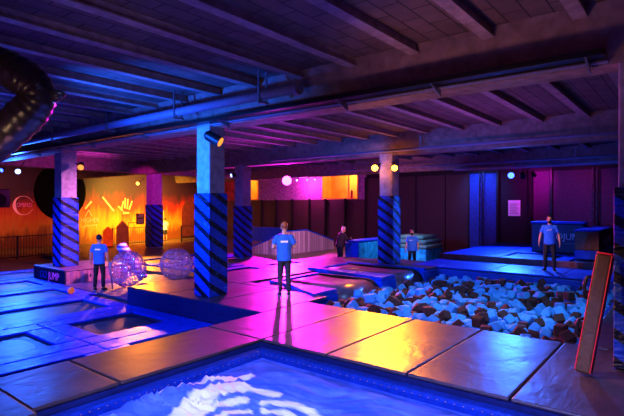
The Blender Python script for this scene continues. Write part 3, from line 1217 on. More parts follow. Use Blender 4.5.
for n, (x, y) in COLS.items():
    t = thing('column_pad', CLAB[n], 'column pad', (x, y, CB[n]), 0, 'striped column pads')
    h = CH[n]; z0, z1 = CB[n] + .003, CT[n]; w = .05
    for (x0, x1, y0, y1) in ((x - h, x + h, y - h, y - h + w), (x - h, x + h, y + h - w, y + h), (x - h, x - h + w, y - h + w, y + h - w), (x + h - w, x + h, y - h + w, y + h - w)):
        obj('pad_panel', box(B(), x0, x1, y0, y1, z0, z1, .018), STRIPE, t)

# raised decks (bare structure under the mats)
def deck(n, x0, x1, y0, y1, z0, z1, m=NAVY):
    struct('floor_deck_%d' % n, box(B(), x0, x1, y0, y1, z0, z1), m)
deck(1, -6.75, 6, 5.5, 8.3, -.9, -.05)
deck(2, -6.75, -5.4, .4, 5.5, -.5, -.05)
deck(3, -11.6, -7.62, 6.9, 15.9, -.88, -.05)
deck(4, -7.62, -6.75, 6.9, 8.3, -.88, -.05)
deck(5, -8.1, 6, 15.9, 18.5, -.9, -.05)
deck(6, -8.1, 6, 18.62, 26.2, -.5, .15)
deck(7, -1.4, 6, 8.3, 15.9, -.9, -.05)
deck(8, -6.75, -5.4, -3, .4, -.5, -.05)
deck(12, -11.6, -10.2, 15.9, 16.7, -.88, -.05)
deck(11, -10.2, -8.1, 15.9, 17.25, -.88, -.05)
deck(10, -26.0, -11.68, 10.6, 24.3, -.6, -.36, FLOORM)
bm = B(); box(bm, -8.1, 6, 18.5, 18.62, -.05, .2, .02)
struct('trim_30', bm, PILL)
# pit lining
bm = B(); box(bm, PX0 - .05, PX1, PY1 - .06, PY1 + .02, -.93, -.06, .02)
struct('wall_pit_back', bm, BLUE_WALL)
struct('wall_pit_front', box(B(), PX0 - .05, PX1, PY0 - .0, PY0 + .04, -.93, -.06), BLUE_WALL)
struct('wall_pit_right', box(B(), PX1 - .04, PX1 + .02, PY0, PY1, -.93, -.06), BLUE_WALL)
struct('wall_pit_left', box(B(), PX0 - .06, PX0, PY0, 9.0, -.93, -.06), BLUE_WALL)
struct('wall_pit_left.001', box(B(), PX0 - .06, PX0, 14.75, PY1, -.93, -.06), BLUE_WALL)

# ------------------------------------------------------------------ floor mats
G = .012
def mat_pad(label, x0, x1, y0, y1, m, z=0.0, name='floor_mat', cat='floor mat', group=None, th=.045):
    bm = B(); box(bm, x0 + G, x1 - G, y0 + G, y1 - G, z - th, z, .018, 2)
    return tag(obj(name, bm, m), label, cat, group)

mx = [-6.75, -5.4, -4.13, -2.86, -1.6, -.33, .95, 2.2]
ml = ['dark vinyl floor mat at the inner corner of the blue air bag',
      'glossy floor mat with a pink sheen, first beside the corner mat along the foam pit',
      'floor mat glowing orange between air bag and foam pit, beside the pink one',
      'half orange half purple floor mat between air bag and foam pit',
      'dark blue floor mat in front of the foam pit, next to the post mat',
      'dark floor mat on which the brown leaning post stands',
      'floor mat before the striped column that the post leans on',
      'floor mat at the far end of the strip past the column']
for i in range(7):
    mat_pad(ml[i], mx[i], mx[i + 1], 5.5, 8.3, MAT, group='mats along the foam pit')
mat_pad('brown floor mat between the trampolines and the air bag, sloping strip', -6.75, -5.4, 3.1, 5.5, MAT_BROWN, group='mats beside the air bag')
mat_pad('navy dark floor mat beside the front corner of the air bag', -6.75, -5.4, 2.1, 3.1 - .0, MAT_BROWN, group='mats beside the air bag')
mat_pad('pinkish brown pad at the very front corner, by the air bag end', -6.75, -5.2, .5, 2.1, MAT_BROWN, z=.02, group='mats beside the air bag', th=.065)
n = 0
wl = ['orange lit floor mat above the navy drop, beside the clear balls', 'dark floor mat under the front striped column', 'magenta lit floor mat where the person in the blue T-shirt casts a reflection']
for i, (a, b) in enumerate(((-11.6, -10.0), (-10.0, -8.4), (-8.4, -6.75))):
    mat_pad(wl[i], a, b, 6.9, 8.3 if i < 0 else 9.1, MAT, group='mats round the front column')
wl = ['yellowish floor mat at the deck edge next to the clear ball', 'pink lit floor mat behind the front striped column', 'magenta floor mat just left of the first run end']
for i, (a, b) in enumerate(((-11.6, -9.75),)):
    mat_pad(wl[0], a, b, 9.1, 11.4, MAT, group='mats beside the runs')
    mat_pad('bright magenta floor mat at the head of the first run', a, b, 11.4, 13.2, MAT, group='mats beside the runs')
    mat_pad('magenta floor mat at the head of the second run', a - 0, -10.2, 13.2, 15.2, MAT, group='mats beside the runs')
    mat_pad('violet floor mat before the person in black', a, -10.2, 15.2, 16.7, MAT, group='mats beside the runs')
mat_pad('small pink floor mat between the person in blue and the first run', -9.75, -8.4, 9.1, 9.45, MAT, group='mats beside the runs')
mat_pad('violet floor mat under the striped column behind the pit', -10.2, -8.6, 15.02, 17.25, MAT, group='mats behind the runs')
mat_pad('narrow violet floor mat in front of the masked attendant', -8.59, -8.12, 15.92, 17.25, MAT, group='mats behind the runs')
mat_pad('violet floor mat beside the back corner of the foam pit', -8.6, -7.05, 15.02, 15.9, MAT, group='mats behind the runs')
# the two runs that end over the pit
def run(label, x0, y0, y1):
    t = thing('trampoline_run', label, 'trampoline', (x0, y0, 0), 0, 'runs ending over the foam pit')
    bm = B()
    prof = [(x0 + .22, -.03)] + [(x0 + .22 + (-7.5 - x0 - .22) * j / 6, -.03 - .03 * math.sin(PI * j / 6)) for j in range(1, 6)]
    prof += [(-7.5 + .46 * math.sin(a), -.49 + .46 * math.cos(a)) for a in [PI / 2 * j / 10 for j in range(11)]] + [(-7.04, -.85)]
    A = [[bm.verts.new((p[0], y, p[1])) for y in (y0 + .14, (y0 + y1) / 2, y1 - .14)] for p in prof]
    for r, s in zip(A, A[1:]):
        for j in range(2): bm.faces.new((r[j], s[j], s[j + 1], r[j + 1]))
    bmesh.ops.recalc_face_normals(bm, faces=bm.faces)
    o = obj('bed', bm, RUNBED, t, smooth=True)
    md = o.modifiers.new('thickness', 'SOLIDIFY'); md.thickness = .02; md.offset = -1
    bm = B(); box(bm, x0, x0 + .2, y0, y1, -.05, .03, .03); obj('end_pad', bm, BLUE, t)
    for ya in (y0, y1 - .1):
        bm = B()
        P = [(x0 + .2, -.05), (x0 + .2, .02), (-7.5, .02)] + [(-7.5 + .5 * math.sin(a), -.49 + .51 * math.cos(a)) for a in [PI / 2 * j / 8 for j in range(1, 9)]] + [(-7.0, -.85), (-7.12, -.85), (-7.12, -.5), (-7.55, -.05)]
        prism(bm, P, 'y', ya, ya + .1); obj('side_rail', bm, BLACK if ya != y0 else BLUE, t)
run('front run of glossy fabric with rounded lip dropping into the foam pit', -9.4, 9.86, 12.0)
run('rear run of glossy fabric with orange sheen, rounded lip over the pit', -10.15, 12.86, 14.76)
for (lab, poly, zt) in (
    ('blue wedge divider beside the front run, end block facing the foam cubes', [(-8.95, 9.72), (-8.2, 9.5), (-7.0, 8.85), (-7.0, 9.83), (-8.95, 9.83)], .05),
    ('blue padded divider block between the two runs', [(-10.15, 12.5), (-7.02, 12.02), (-7.02, 12.83), (-10.15, 12.83)], .07),
    ('blue padded divider between the rear run and the striped column', [(-10.15, 14.8), (-7.02, 14.8), (-7.02, 15.0), (-10.15, 15.0)], .05)):
    bm = B(); prism(bm, poly, 'z', -.045, zt)
    bmesh.ops.bevel(bm, geom=list(bm.edges), offset=.02, segments=2, affect='EDGES')
    t = thing('run_divider', lab, 'pad', (poly[1][0], poly[1][1], 0), 0, 'dividers beside the runs')
    obj('top_pad', bm, BLUE, t)
    y0 = min(p[1] for p in poly[1:3]); y1 = max(p[1] for p in poly[2:4])
    obj('end_block', box(B(), -7.6, -6.98, y0, y1, -.85, -.047, .02), BLUE, t)
# blue pads behind the pit
bl = ['blue floor pad at the pit corner, near the masked attendant standing low', 'blue floor pad behind the middle of the foam pit', 'blue floor pad under the feet of the bearded attendant', 'blue floor pad in front of the brown barrier', 'blue floor pad past the barrier behind the pit']
for i, (a, b) in enumerate(((-8.1, -7.05), (-7.05, -5.3), (-5.3, -3.2), (-3.2, -1.2), (-1.2, 1.0))):
    mat_pad(bl[i], a, b, 15.92, 18.48, BLUE, name='floor_pad', cat='floor pad', group='blue pads behind the pit')
mat_pad('violet floor pad beside the pit, past the leaning post', -1.38, 1.5, 8.32, 11.5, MAT, name='floor_pad', cat='floor pad')
mat_pad('dark floor pad along the pit side, behind the leaning post', -1.38, 1.5, 11.5, 15.9, MAT, name='floor_pad', cat='floor pad')
# upper deck pads and its trampoline
k = 0
ul = iter(['blue pad on the upper deck, below the corner of blue wall strips', 'blue pad of the upper deck beside the steps edge', 'blue pad at the wall under the white notice', 'brightly lit blue pad on the upper deck before the navy barrier', 'far blue pad below the black wall', 'blue upper pad beside the trampoline'])
for (a, b, c, d) in ((-8.1, -6.3, 21.4, 24.0), (-8.1, -6.3, 18.64, 21.4), (-8.1, -6.3, 24.0, 25.8), (-6.3, -5.45, 21.5, 25.8)):
    mat_pad(next(ul), a, b, c, d, BLUE, z=.2, name='floor_pad', cat='floor pad', group='blue pads of the upper deck')

def trampoline(label, x0, x1, y0, y1, z, ix=.42, iy=.42, group='blue padded trampolines', bedm=BED, ends=None):
    t = thing('trampoline', label, 'trampoline', ((x0 + x1) / 2, (y0 + y1) / 2, z), 0, group)
    bx0, bx1, by0, by1 = (x0 + ix, x1 - ix, y0 + iy, y1 - iy) if ends is None else ends
    g = .006
    for (a, b, c, d) in ((x0 + g, bx0, y0 + g, y1 - g), (bx1, x1 - g, y0 + g, y1 - g), (bx0 + .002, bx1 - .002, y0 + g, by0), (bx0 + .002, bx1 - .002, by1, y1 - g)):
        obj('frame_pad', box(B(), a, b, c, d, z - .06, z, .025, 3), BLUE, t)
    bm = B(); nx, ny = 10, 12
    e = .09
    vs = [[bm.verts.new((bx0 + e + (bx1 - bx0 - 2 * e) * i / nx, by0 + e + (by1 - by0 - 2 * e) * j / ny, z - .055 - .03 * math.sin(PI * i / nx) * math.sin(PI * j / ny))) for j in range(ny + 1)] for i in range(nx + 1)]
    for i in range(nx):
        for j in range(ny): bm.faces.new((vs[i][j], vs[i + 1][j], vs[i + 1][j + 1], vs[i][j + 1]))
    obj('bed', bm, bedm, t, smooth=True)
    bm = B()
    for (a, b, c, d) in ((bx0, bx0 + e, by0, by1), (bx1 - e, bx1, by0, by1), (bx0 + e, bx1 - e, by0, by0 + e), (bx0 + e, bx1 - e, by1 - e, by1)):
        box(bm, a, b, c, d, z - .1, z - .07)
    obj('spring_border', bm, BLACK, t)
    return t
trampoline('upper deck trampoline with pale lit bed behind the bearded attendant', -6.3, -3.45, 18.64, 21.5, .2, .5, .5, None, M('pale bed', (.2, .3, .5), .4, bump=.2, bscale=4))

ZT = -.44
cells = [(-8.75, -6.77, 4.45, 6.86, None, 'square trampoline against the brown mat strip, below the navy drop'),
         (-8.75, -6.77, 2.0, 4.45, None, 'square trampoline against the dark front mat, beside the strip'),
         (-11.2, -8.75, 4.45, 6.86, None, 'square dark-bedded trampoline just below the navy drop, ringed in blue'),
         (-11.2, -8.75, 2.0, 4.45, None, 'square trampoline nearest the front corner, second from the strip'),
         (-13.7, -11.2, 2.0, 6.86, None, 'long trampoline lane right before the person with the pole'),
         (-16.1, -13.7, 2.5, 7.15, None, 'long trampoline lane beside the orange ball'),
         (-18.6, -16.1, 2.5, 7.3, None, 'long trampoline lane alongside the pink plinth'),
         (-21.15, -18.7, 3.0, 8.6, None, 'far long trampoline lane before the black railing'),
         (-14.4, -11.75, 11.4, 13.9, None, 'trampoline in the far hall behind the striped column, blue rimmed'),
         (-14.4, -11.75, 13.9, 16.4, None, 'trampoline in the far hall, in front of the planked ramp'),
         (-17.2, -14.6, 11.4, 13.9, None, 'amber lit trampoline behind the clear balls'),
         (-20.0, -17.4, 11.4, 13.9, None, 'amber lit trampoline behind the pink plinth'),
         (-20.0, -17.4, 13.9, 16.4, None, 'far trampoline toward the amber lamp'),
         (-11.5, -9.0, 18.0, 20.4, None, 'low trampoline where the masked attendant stands')]
for (a, b, c, d, e, lab) in cells[:-1]:
    trampoline(lab, a, b, c, d, ZT if c < 10 else -.3, .5 if b - a < 2.3 else .52, .42)
tag(obj('wall_drop', box(B(), -11.66, -6.76, 6.87, 6.9, -.5, -.002, .01), NAVY), kind='structure').name = 'wall_drop'
tag(obj('wall_drop_side', box(B(), -11.66, -11.61, 6.9, 16.7, -.5, -.02, .01), BLUE_WALL), kind='structure').name = 'wall_deck_side'
mat_pad('bluish walkway pad that the person with the pole stands on', -16.1, -11.7, 7.17, 9.0, vinyl('walk pad', (.1, .10, .22), .3), z=ZT, name='floor_pad', cat='floor pad', th=.055)
mat_pad('blue walkway pad in front of the pink plinth', -21.1, -16.2, 7.32 + 1.3, 7.34 + 1.32, BLUE, z=ZT, name='floor_pad', cat='floor pad') if False else None
mat_pad('amber lit walkway pad under the two clear balls', -16.0, -11.7, 9.0, 10.58, vinyl('amber walk pad', (.2, .16, .17), .3), z=ZT, name='floor_pad', cat='floor pad', th=.055)

# ------------------------------------------------------------------ the air bag
t = thing('air_bag', 'big crumpled blue air bag cover with white printed rings and strokes', 'air bag', (-1.5, 3.7, -.5))
AX0, AX1, AY0, AY1 = -5.17, 2.3, 1.2, 5.27
NX, NY = 300, 170

def seg_d(p, a, b):
    ax, ay = a; bx, by = b
    L = (bx - ax) ** 2 + (by - ay) ** 2
    u = max(0, min(1, ((p[0] - ax) * (bx - ax) + (p[1] - ay) * (by - ay)) / L))
    return math.hypot(p[0] - ax - u * (bx - ax), p[1] - ay - u * (by - ay))
S1 = [(-4.88, 3.3), (-4.72, 3.85), (-4.55, 4.32)]
S2 = [(-4.12, 3.05), (-4.33, 3.6), (-4.28, 3.95), (-3.86, 4.16)]
def white(x, y):
    d = 9
    for (a, b), w in zip(zip(S1, S1[1:]), (.10, .13)): d = min(d, seg_d((x, y), a, b) - w)
    for (a, b), w in zip(zip(S2, S2[1:]), (.14, .16, .09)): d = min(d, seg_d((x, y), a, b) - w)
    r = math.hypot(x + 3.37, y - 3.42)
    d = min(d, abs(r - .68) - .055, abs(r - .47) - .05, abs(r - .2) - .05)
    if r < .75 and not abs(math.atan2(y - 3.42, x + 3.37) - 2.45) > .10: d = .2
    return max(0, min(1, .5 - d / .03))
bm = B(); lay = bm.verts.layers.float.new('print')
vs = []
for i in range(NX + 1):
    row = []
    for j in range(NY + 1):
        x = AX0 + (AX1 - AX0) * i / NX; y = AY0 + (AY1 - AY0) * j / NY
        e = min(x - AX0, AX1 - x, y - AY0, AY1 - y)
        env = min(1, e / .5); env = env * env * (3 - 2 * env)
        p = Vector((x, y, 0))
        w = noise.noise(p * .8) * .10 + noise.noise(p * 2.1 + Vector((5, 1, 0))) * .05
        q = Vector((x * 1.3 + y * .9, y * 3.2 - x * 1.0, 3.0)) + Vector((noise.noise(p * 1.1), noise.noise(p * 1.3 + Vector((9, 9, 9))), 0)) * 1.6
        rid = 1 - abs(noise.noise(q))
        rid2 = 1 - abs(noise.noise(q * 2.3 + Vector((3, 7, 1))))
        corner = max(0, 1 - math.hypot(x + 5.0, y - 3.2) / 1.3)
        w += (rid ** 5 * .06 + rid2 ** 5 * .034) * (.62 + 1.2 * corner) + corner * .06
        v = bm.verts.new((x, y, -.20 + env * (.07 + w)))
        v[lay] = white(x, y); row.append(v)
    vs.append(row)
for i in range(NX):
    for j in range(NY): bm.faces.new((vs[i][j], vs[i + 1][j], vs[i + 1][j + 1], vs[i][j + 1]))
am, nt, p = nodes('air bag fabric')
at = nt.nodes.new('ShaderNodeAttribute'); at.attribute_name = 'print'
no = nd(nt, 'ShaderNodeTexNoise', Scale=1.6, Detail=4.0, Distortion=1.0); nt.links.new(wpos(nt, (1, 2, 1)), no.inputs['Vector'])
mxn = nt.nodes.new('ShaderNodeMixRGB'); nt.links.new(at.outputs['Fac'], mxn.inputs[0])
nt.links.new(ramp(nt, no.outputs[0], [(.35, (.06, .14, .50)), (.65, (.15, .26, .85))]), mxn.inputs[1]); mxn.inputs[2].default_value = (.85, .82, .88, 1)
nt.links.new(mxn.outputs[0], p.inputs['Base Color']); p.inputs['Roughness'].default_value = .7; p.inputs['Specular IOR Level'].default_value = 0
nb = nd(nt, 'ShaderNodeTexNoise', Scale=7.0, Detail=3.0, Distortion=2.0); nt.links.new(wpos(nt, (1, 1.8, 1)), nb.inputs['Vector'])
bpn = nd(nt, 'ShaderNodeBump', Strength=.35, Distance=.03); nt.links.new(nb.outputs[0], bpn.inputs['Height']); nt.links.new(bpn.outputs[0], p.inputs['Normal'])
obj('cover', bm, am, t, smooth=True)
obj('edge_band', box(B(), AX0 - .2, AX1, 5.27, 5.47, -.3, -.09, .05, 3), NAVYB, t)
obj('edge_band', box(B(), AX0 - .2, AX0, AY0, 5.265, -.3, -.09, .05, 3), NAVYB, t)
bm = B()
for j in range(40): ell(bm, (AX0 + .005, AY0 + .1 + j * .1, -.125), (.006, .012, .006), u=6, v=4)
for j in range(70): ell(bm, (AX0 + .1 + j * .105, 5.265, -.125), (.012, .006, .006), u=6, v=4)
tag(obj('lacing_rope', bm, LACE, t), kind='stuff')
struct('floor_deck_9', box(B(), AX0, AX1 + .2, 1.0, 5.45, -.5, -.32), NAVY)

# ------------------------------------------------------------------ foam pit
ar = CUBES      # settled foam blocks: x, y, z in mm and a quaternion in thousandths, seven numbers each
def cube_bm(s=.097):
    bm = B(); box(bm, -s, s, -s, s, -s, s, .03, 2); return bm
rc = random.Random(5)
src = {}
rest = B()
lab = {0: ('light blue foam cube in the heap filling the foam pit', 'light blue foam cubes in the pit'), 1: ('dark brown foam cube in the heap filling the foam pit', 'dark brown foam cubes in the pit')}
cube_mesh = {}
for i in range(len(ar) // 7):
    r = ar[i * 7:i * 7 + 7]
    loc = Vector(r[:3]) / 1000; q = Quaternion([c / 1000 for c in r[3:]])
    kcol = 0 if rc.random() < .6 else 1
    if i < 300:
        if kcol not in src:
            o = obj('foam_cube', cube_bm(), (FOAMB, FOAMD)[kcol], None, smooth=False)
            o['label'], o['group'] = lab[kcol]; o['category'] = 'foam cube'; src[kcol] = o
        else:
            o = src[kcol].copy(); C.objects.link(o)
        o.location = loc; o.rotation_mode = 'QUATERNION'; o.rotation_quaternion = q
    else:
        res = bmesh.ops.create_cube(rest, size=.184)
        Mx = Matrix.LocRotScale(loc, q, None)
        for v in res['verts']: v.co = Mx @ v.co
        for f in {f for v in res['verts'] for f in v.link_faces}: f.material_index = kcol
ro = obj('foam_cubes', rest, FOAMB); ro.data.materials.append(FOAMD)
ro.name = 'foam_filling'
tag(ro, 'deeper blue and brown foam blocks filling the pit below the top layer', 'foam filling', kind='stuff')

# ------------------------------------------------------------------ plinth, ramp, barriers and boxes
t = thing('plinth', 'pink pleated padded plinth round the column, dark lettered face', 'plinth', (-17.45, 8.45, -.5))
x0, x1, y0, y1, zt = -18.65, -16.25, 7.34, 9.6, 0.0
obj('core', box(B(), x0 + .05, x1 - .05, y0 + .05, y1 - .05, -.5, -.06), NAVY, t)
obj('top_pad', box(B(), x0, x1, y0, y1, -.06, -.001, .025, 3), M('violet top vinyl', (.22, .10, .16), .35, bump=.2, bscale=4, bdist=.04, var=.15), t)
obj('front_panel', box(B(), x0, x1, y0, y0 + .05, -.5, -.062, .012), M('plinth face vinyl', (.006, .007, .03), .5, bump=.2, bscale=4), t)
bm = B()
n = 46; ya = y0 + .052
A = []
for j in range(n + 1):
    y = ya + (y1 - ya) * j / n
    d = .018 * math.sin(j * 1.7 + 1.3 * math.sin(j * .9)) + .012 * math.sin(j * .6)
    A.append((bm.verts.new((x1 - .01 + d, y, -.062)), bm.verts.new((x1 - .01 + d * 1.6, y + .02 * math.sin(j), -.28)), bm.verts.new((x1 - .005 + d * .8, y, -.5))))
for a, b in zip(A, A[1:]):
    bm.faces.new((a[0], a[1], b[1], b[0])); bm.faces.new((a[1], a[2], b[2], b[1]))
bmesh.ops.recalc_face_normals(bm, faces=bm.faces)
o = obj('pleated_skirt', bm, PINKV, t, smooth=True); o['label'] = 'pink pleated skirt'
fp = bpy.data.objects[[c for c in t.children if c.name.startswith('front_panel')][0].name]
obj('lettering', text_bm('GO', .36, facing((-17.85, y0 - .002, -.28), (1, 0, 0), (0, 0, 1)), .002), M('dark blue print', (.03, .05, .35), .5), fp)
obj('lettering', text_bm('JUMP', .36, facing((-17.05, y0 - .002, -.28), (1, 0, 0), (0, 0, 1)), .002), M('magenta print', (.9, .10, .55), .5, emit=(1, .1, .6), estr=.25), fp)  # lettering colour lifted by added emission

t = thing('bank_ramp', 'padded bank ramp clad in weathered planks in the far hall', 'ramp', (-17.2, 20.2, -.36))
bm = B()
zb = -.36
prof = [(17.85, .62), (18.3, .80), (20.0, .82), (22.5, .12)]
E_ = [bm.verts.new((-16.3, y, z)) for y, z in prof]; W_ = [bm.verts.new((-18.2, y, z)) for y, z in ((17.85, -.05), (18.3, .0), (20.0, .0), (22.5, -.3))]
Eb = [bm.verts.new((-16.3, y, zb)) for y, z in prof]; Wb = [bm.verts.new((-18.2, y, zb)) for y, z in prof]
for j in range(3):
    bm.faces.new((E_[j], E_[j + 1], Eb[j + 1], Eb[j])); bm.faces.new((W_[j], Wb[j], Wb[j + 1], W_[j + 1]))
bm.faces.new((E_[0], Eb[0], Wb[0], W_[0])); bm.faces.new((E_[3], W_[3], Wb[3], Eb[3]))
bm.faces.new(Eb + Wb[::-1])
bmesh.ops.recalc_face_normals(bm, faces=bm.faces)
obj('plank_body', bm, PLANK, t)
bm = B()
T0 = [bm.verts.new(v) for v in [(-16.26, y, z + .015) for y, z in prof]]; T1 = [bm.verts.new(v) for v in ((-18.24, 17.85, -.035), (-18.24, 18.3, .015), (-18.24, 20.0, .015), (-18.24, 22.5, -.285))]
for j in range(3): bm.faces.new((T0[j], T0[j + 1], T1[j + 1], T1[j]))
o = obj('ramp_pad', bm, BLUE, t); md = o.modifiers.new('thickness', 'SOLIDIFY'); md.thickness = .05; md.offset = 1

# blue pad wall running behind the ramp
t = thing('pad_wall', 'low blue padded wall running along the back of the far hall', 'padded wall', (-24, 24.6, -.5))
for a in range(2):
    obj('pad', box(B(), -26.5 + a * 2.3, -24.25 + a * 2.3, 24.4, 24.8, -.5, .62, .04), BLUE, t)

# inflatable barrier beside the person in black
t = thing('inflatable_barrier', 'long cyan and blue inflatable barrier the person in black leans on', 'inflatable', (-11.85, 20.3, -.5))
obj('body', box(B(), -12.2, -11.5, 17.75, 23.2, -.5, .52, .06, 3), CYAN, t)
obj('top_pad', box(B(), -12.22, -11.48, 17.7, 23.2, .523, .60, .035, 3), BLUE, t)
obj('end_panel', box(B(), -12.2, -11.5, 17.70, 17.745, -.5, .52, .02), BLUE, t)
t = thing('crash_mat', 'tan slumped crash mat lying on cyan base behind the striped column', 'crash mat', (-10.4, 21.6, -.5))
obj('base', box(B(), -11.3, -9.7, 20.6, 22.6, -.5, .1, .05), CYAN, t)
bm = B()
for k, (dz, dx) in enumerate(((.11, 0), (.33, -.03), (.53, -.1))):
    box(bm, -11.3 + dx * .5 + .06 * k, -9.68 + dx * 2, 20.6 + .04 * k, 22.55, dz, dz + .2, .09, 4)
obj('folded_cover', bm, TAN, t, smooth=True)

t = thing('padded_barrier', 'navy padded barrier with pale lettering behind the bearded attendant', 'barrier', (-4.45, 22.2, .2))
bm = B(); box(bm, -5.42, -3.47, 21.72, 22.7, .2, 1.38, .03)
body = obj('body', bm, NAVY, t)
obj('top_pad', box(B(), -5.45, -3.46, 21.70, 22.72, 1.383, 1.47, .03), BLUE, t)
obj('lettering', text_bm('GOJUMP', .37, facing((-4.1, 21.715, .86), (1, 0, 0), (0, 0, 1)), .003, width=.9), WHITE, body)
bm = B(); box(bm, -4.2, -3.6, 21.71, 21.722, .58, .61); obj('underline', bm, INK, body)

t = thing('brown_barrier', 'brown padded box barrier with blue top and white lettering panel', 'barrier', (-3.04, 22.0, .2))
obj('base_pad', box(B(), -3.43, -2.62, 19.6, 24.5, .2, .53, .03), BLUE, t)
body = obj('body', box(B(), -3.42, -2.65, 19.62, 24.4, .533, 1.2, .025), BROWNV, t)
obj('top_pad', box(B(), -3.44, -2.62, 19.58, 24.4, 1.203, 1.27, .025), BLUE, t)
obj('lettering', text_bm('GOJUMP', .46, facing((-2.645, 21.55, .80), (0, 1, 0), (0, 0, 1)), .004, width=1.15), WHITE, body)
bm = B(); box(bm, -2.65, -2.642, 21.2, 22.0, .56, .585); obj('underline', bm, WHITE, body)

# leaning padded post with handles
p0 = Vector((-1.1, 6.84, .0)); p1 = Vector((-.885, 7.09, 1.52))
t = thing('leaning_post', 'brown padded post with red piping and black handles leaning on the column', 'post', p0)
d = (p1 - p0).normalized(); L = (p1 - p0).length
ux = Vector((1, 0, 0)); ux = (ux - d * ux.dot(d)).normalized(); uy = d.cross(ux)
MM = Matrix((ux, uy, d)).transposed().to_4x4(); 
def lb(x0, x1, y0, y1, z0, z1, bev, m, name, parent=t):
    bm = B(); box(bm, x0, x1, y0, y1, z0, z1, bev, 3)
    bmesh.ops.transform(bm, matrix=MM, verts=bm.verts)
    o = obj(name, bm, m, parent, local=True); return o
lift = .035
lb(-.092, .092, -.105, .105, lift, L - .02, .035, BROWNV, 'padded_body')
lb(-.088, .088, -.10, .10, L - .019, L, .02, REDPIPE, 'end_cap')
for (sx, sy) in ((1, -1), (-1, -1), (1, 1)):
    bm = B(); loft(bm, [(sx * .084, sy * .097, lift + .02), (sx * .084, sy * .097, L - .03)], [.007, .007], 8)
    bmesh.ops.transform(bm, matrix=MM, verts=bm.verts); obj('piping', bm, REDPIPE, t, local=True)
for zc in (.58, 1.12):
    bm = B()
    loft(bm, [(-.10, -.02, zc - .11), (-.15, -.02, zc - .09), (-.165, -.02, zc), (-.15, -.02, zc + .09), (-.10, -.02, zc + .11)], [(.012, .022)] * 5, 8)
    bmesh.ops.transform(bm, matrix=MM, verts=bm.verts); obj('handle', bm, BLKMETAL, t, local=True, smooth=True)

# ball and poles
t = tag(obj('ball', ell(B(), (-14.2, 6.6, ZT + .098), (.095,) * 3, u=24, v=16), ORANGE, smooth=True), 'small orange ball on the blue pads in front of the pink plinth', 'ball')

# clear zorb balls
zm, nt, p = nodes('clear inflatable film')
tr = nt.nodes.new('ShaderNodeBsdfTransparent'); gl = nd(nt, 'ShaderNodeBsdfGlossy', Roughness=.08)
df = nt.nodes.new('ShaderNodeBsdfTranslucent'); df.inputs[0].default_value = (.9, .85, 1, 1)
zb_ = nd(nt, 'ShaderNodeTexVoronoi', Scale=7.0); nt.links.new(wpos(nt), zb_.inputs['Vector'])
zbp = nd(nt, 'ShaderNodeBump', Strength=.9, Distance=.06); nt.links.new(zb_.outputs[0], zbp.inputs['Height']); nt.links.new(zbp.outputs[0], gl.inputs['Normal'])
fr = nd(nt, 'ShaderNodeLayerWeight', Blend=.35); nt.links.new(zbp.outputs[0], fr.inputs['Normal'])
m1 = nt.nodes.new('ShaderNodeMixShader'); m2 = nt.nodes.new('ShaderNodeMixShader'); m2.inputs[0].default_value = .09
tr.inputs[0].default_value = (.95, .94, 1, 1)
nt.links.new(mth(nt, 'ADD', mth(nt, 'MULTIPLY', fr.outputs['Facing'], .55), .10), m1.inputs[0])
nt.links.new(tr.outputs[0], m2.inputs[1]); nt.links.new(df.outputs[0], m2.inputs[2])
nt.links.new(m2.outputs[0], m1.inputs[1]); nt.links.new(gl.outputs[0], m1.inputs[2])
nt.links.new(m1.outputs[0], nt.nodes['Material Output'].inputs[0])
SEAM, nt, p = nodes('milky seam film')
p.inputs['Base Color'].default_value = (.85, .82, .95, 1); p.inputs['Roughness'].default_value = .25; p.inputs['Alpha'].default_value = .42
sn_ = nd(nt, 'ShaderNodeTexNoise', Scale=9.0, Detail=2.0); nt.links.new(wpos(nt), sn_.inputs['Vector'])
nt.links.new(ramp(nt, sn_.outputs[0], [(.42, (.05, .05, .05)), (.66, (.8, .8, .8))]), p.inputs['Alpha'])  # seams; their patchy white also stands in for highlights on the film
def zorb(label, c, R, rz):
    t = thing('bubble_ball', label, 'bubble ball', (c[0], c[1], ZT + .001), rz, 'clear bubble balls')
    bm = B(); n1, n2 = 64, 32; rings = []
    for j in range(1, n2):
        th = PI * j / n2
        row = []
        for i in range(n1):
            ph = 2 * PI * i / n1
            r = R * (1 - .10 * (1 - abs(math.sin(6 * ph))) ** 2 - .07 * (1 - abs(math.sin(3 * th))) ** 3)
            row.append(bm.verts.new((r * math.sin(th) * math.cos(ph), r * math.sin(th) * math.sin(ph), R + r * math.cos(th))))
        rings.append(row)
    for a, b in zip(rings, rings[1:]):
        for i in range(n1): bm.faces.new((a[i], b[i], b[(i + 1) % n1], a[(i + 1) % n1]))
    obj('outer_film', bm, zm, t, local=True, smooth=True)
    bm = B(); loft(bm, [(0, 0, .1 * R), (0, 0, .6 * R), (0, 0, 1.4 * R), (0, 0, 1.9 * R)], [.5 * R, .38 * R, .38 * R, .5 * R], 24, cap=False)
    obj('inner_tube', bm, zm, t, local=True, smooth=True)
    for i in range(12):
        a = PI / 6 * i
        bm = B(); loft(bm, [(.93 * R * math.sin(q) * math.cos(a), .93 * R * math.sin(q) * math.sin(a), R + .95 * R * math.cos(q)) for q in [.4 + 2.35 * k / 12 for k in range(13)]], [(.012, .02)] * 13, 6)
        obj('seam_strap', bm, SEAM, t, local=True)
    for q in (.62, 1.05, 1.57, 2.09, 2.5):
        bm = B(); loft(bm, [(.955 * R * math.sin(q) * math.cos(2 * PI * k / 36), .955 * R * math.sin(q) * math.sin(2 * PI * k / 36), R + .955 * R * math.cos(q)) for k in range(37)], [.011] * 37, 6)
        obj('seam_ring', bm, SEAM, t, local=True)
    return t
zorb('clear inflatable bubble ball right beside the person with the pole', (-14.05, 8.3), .57, .3)
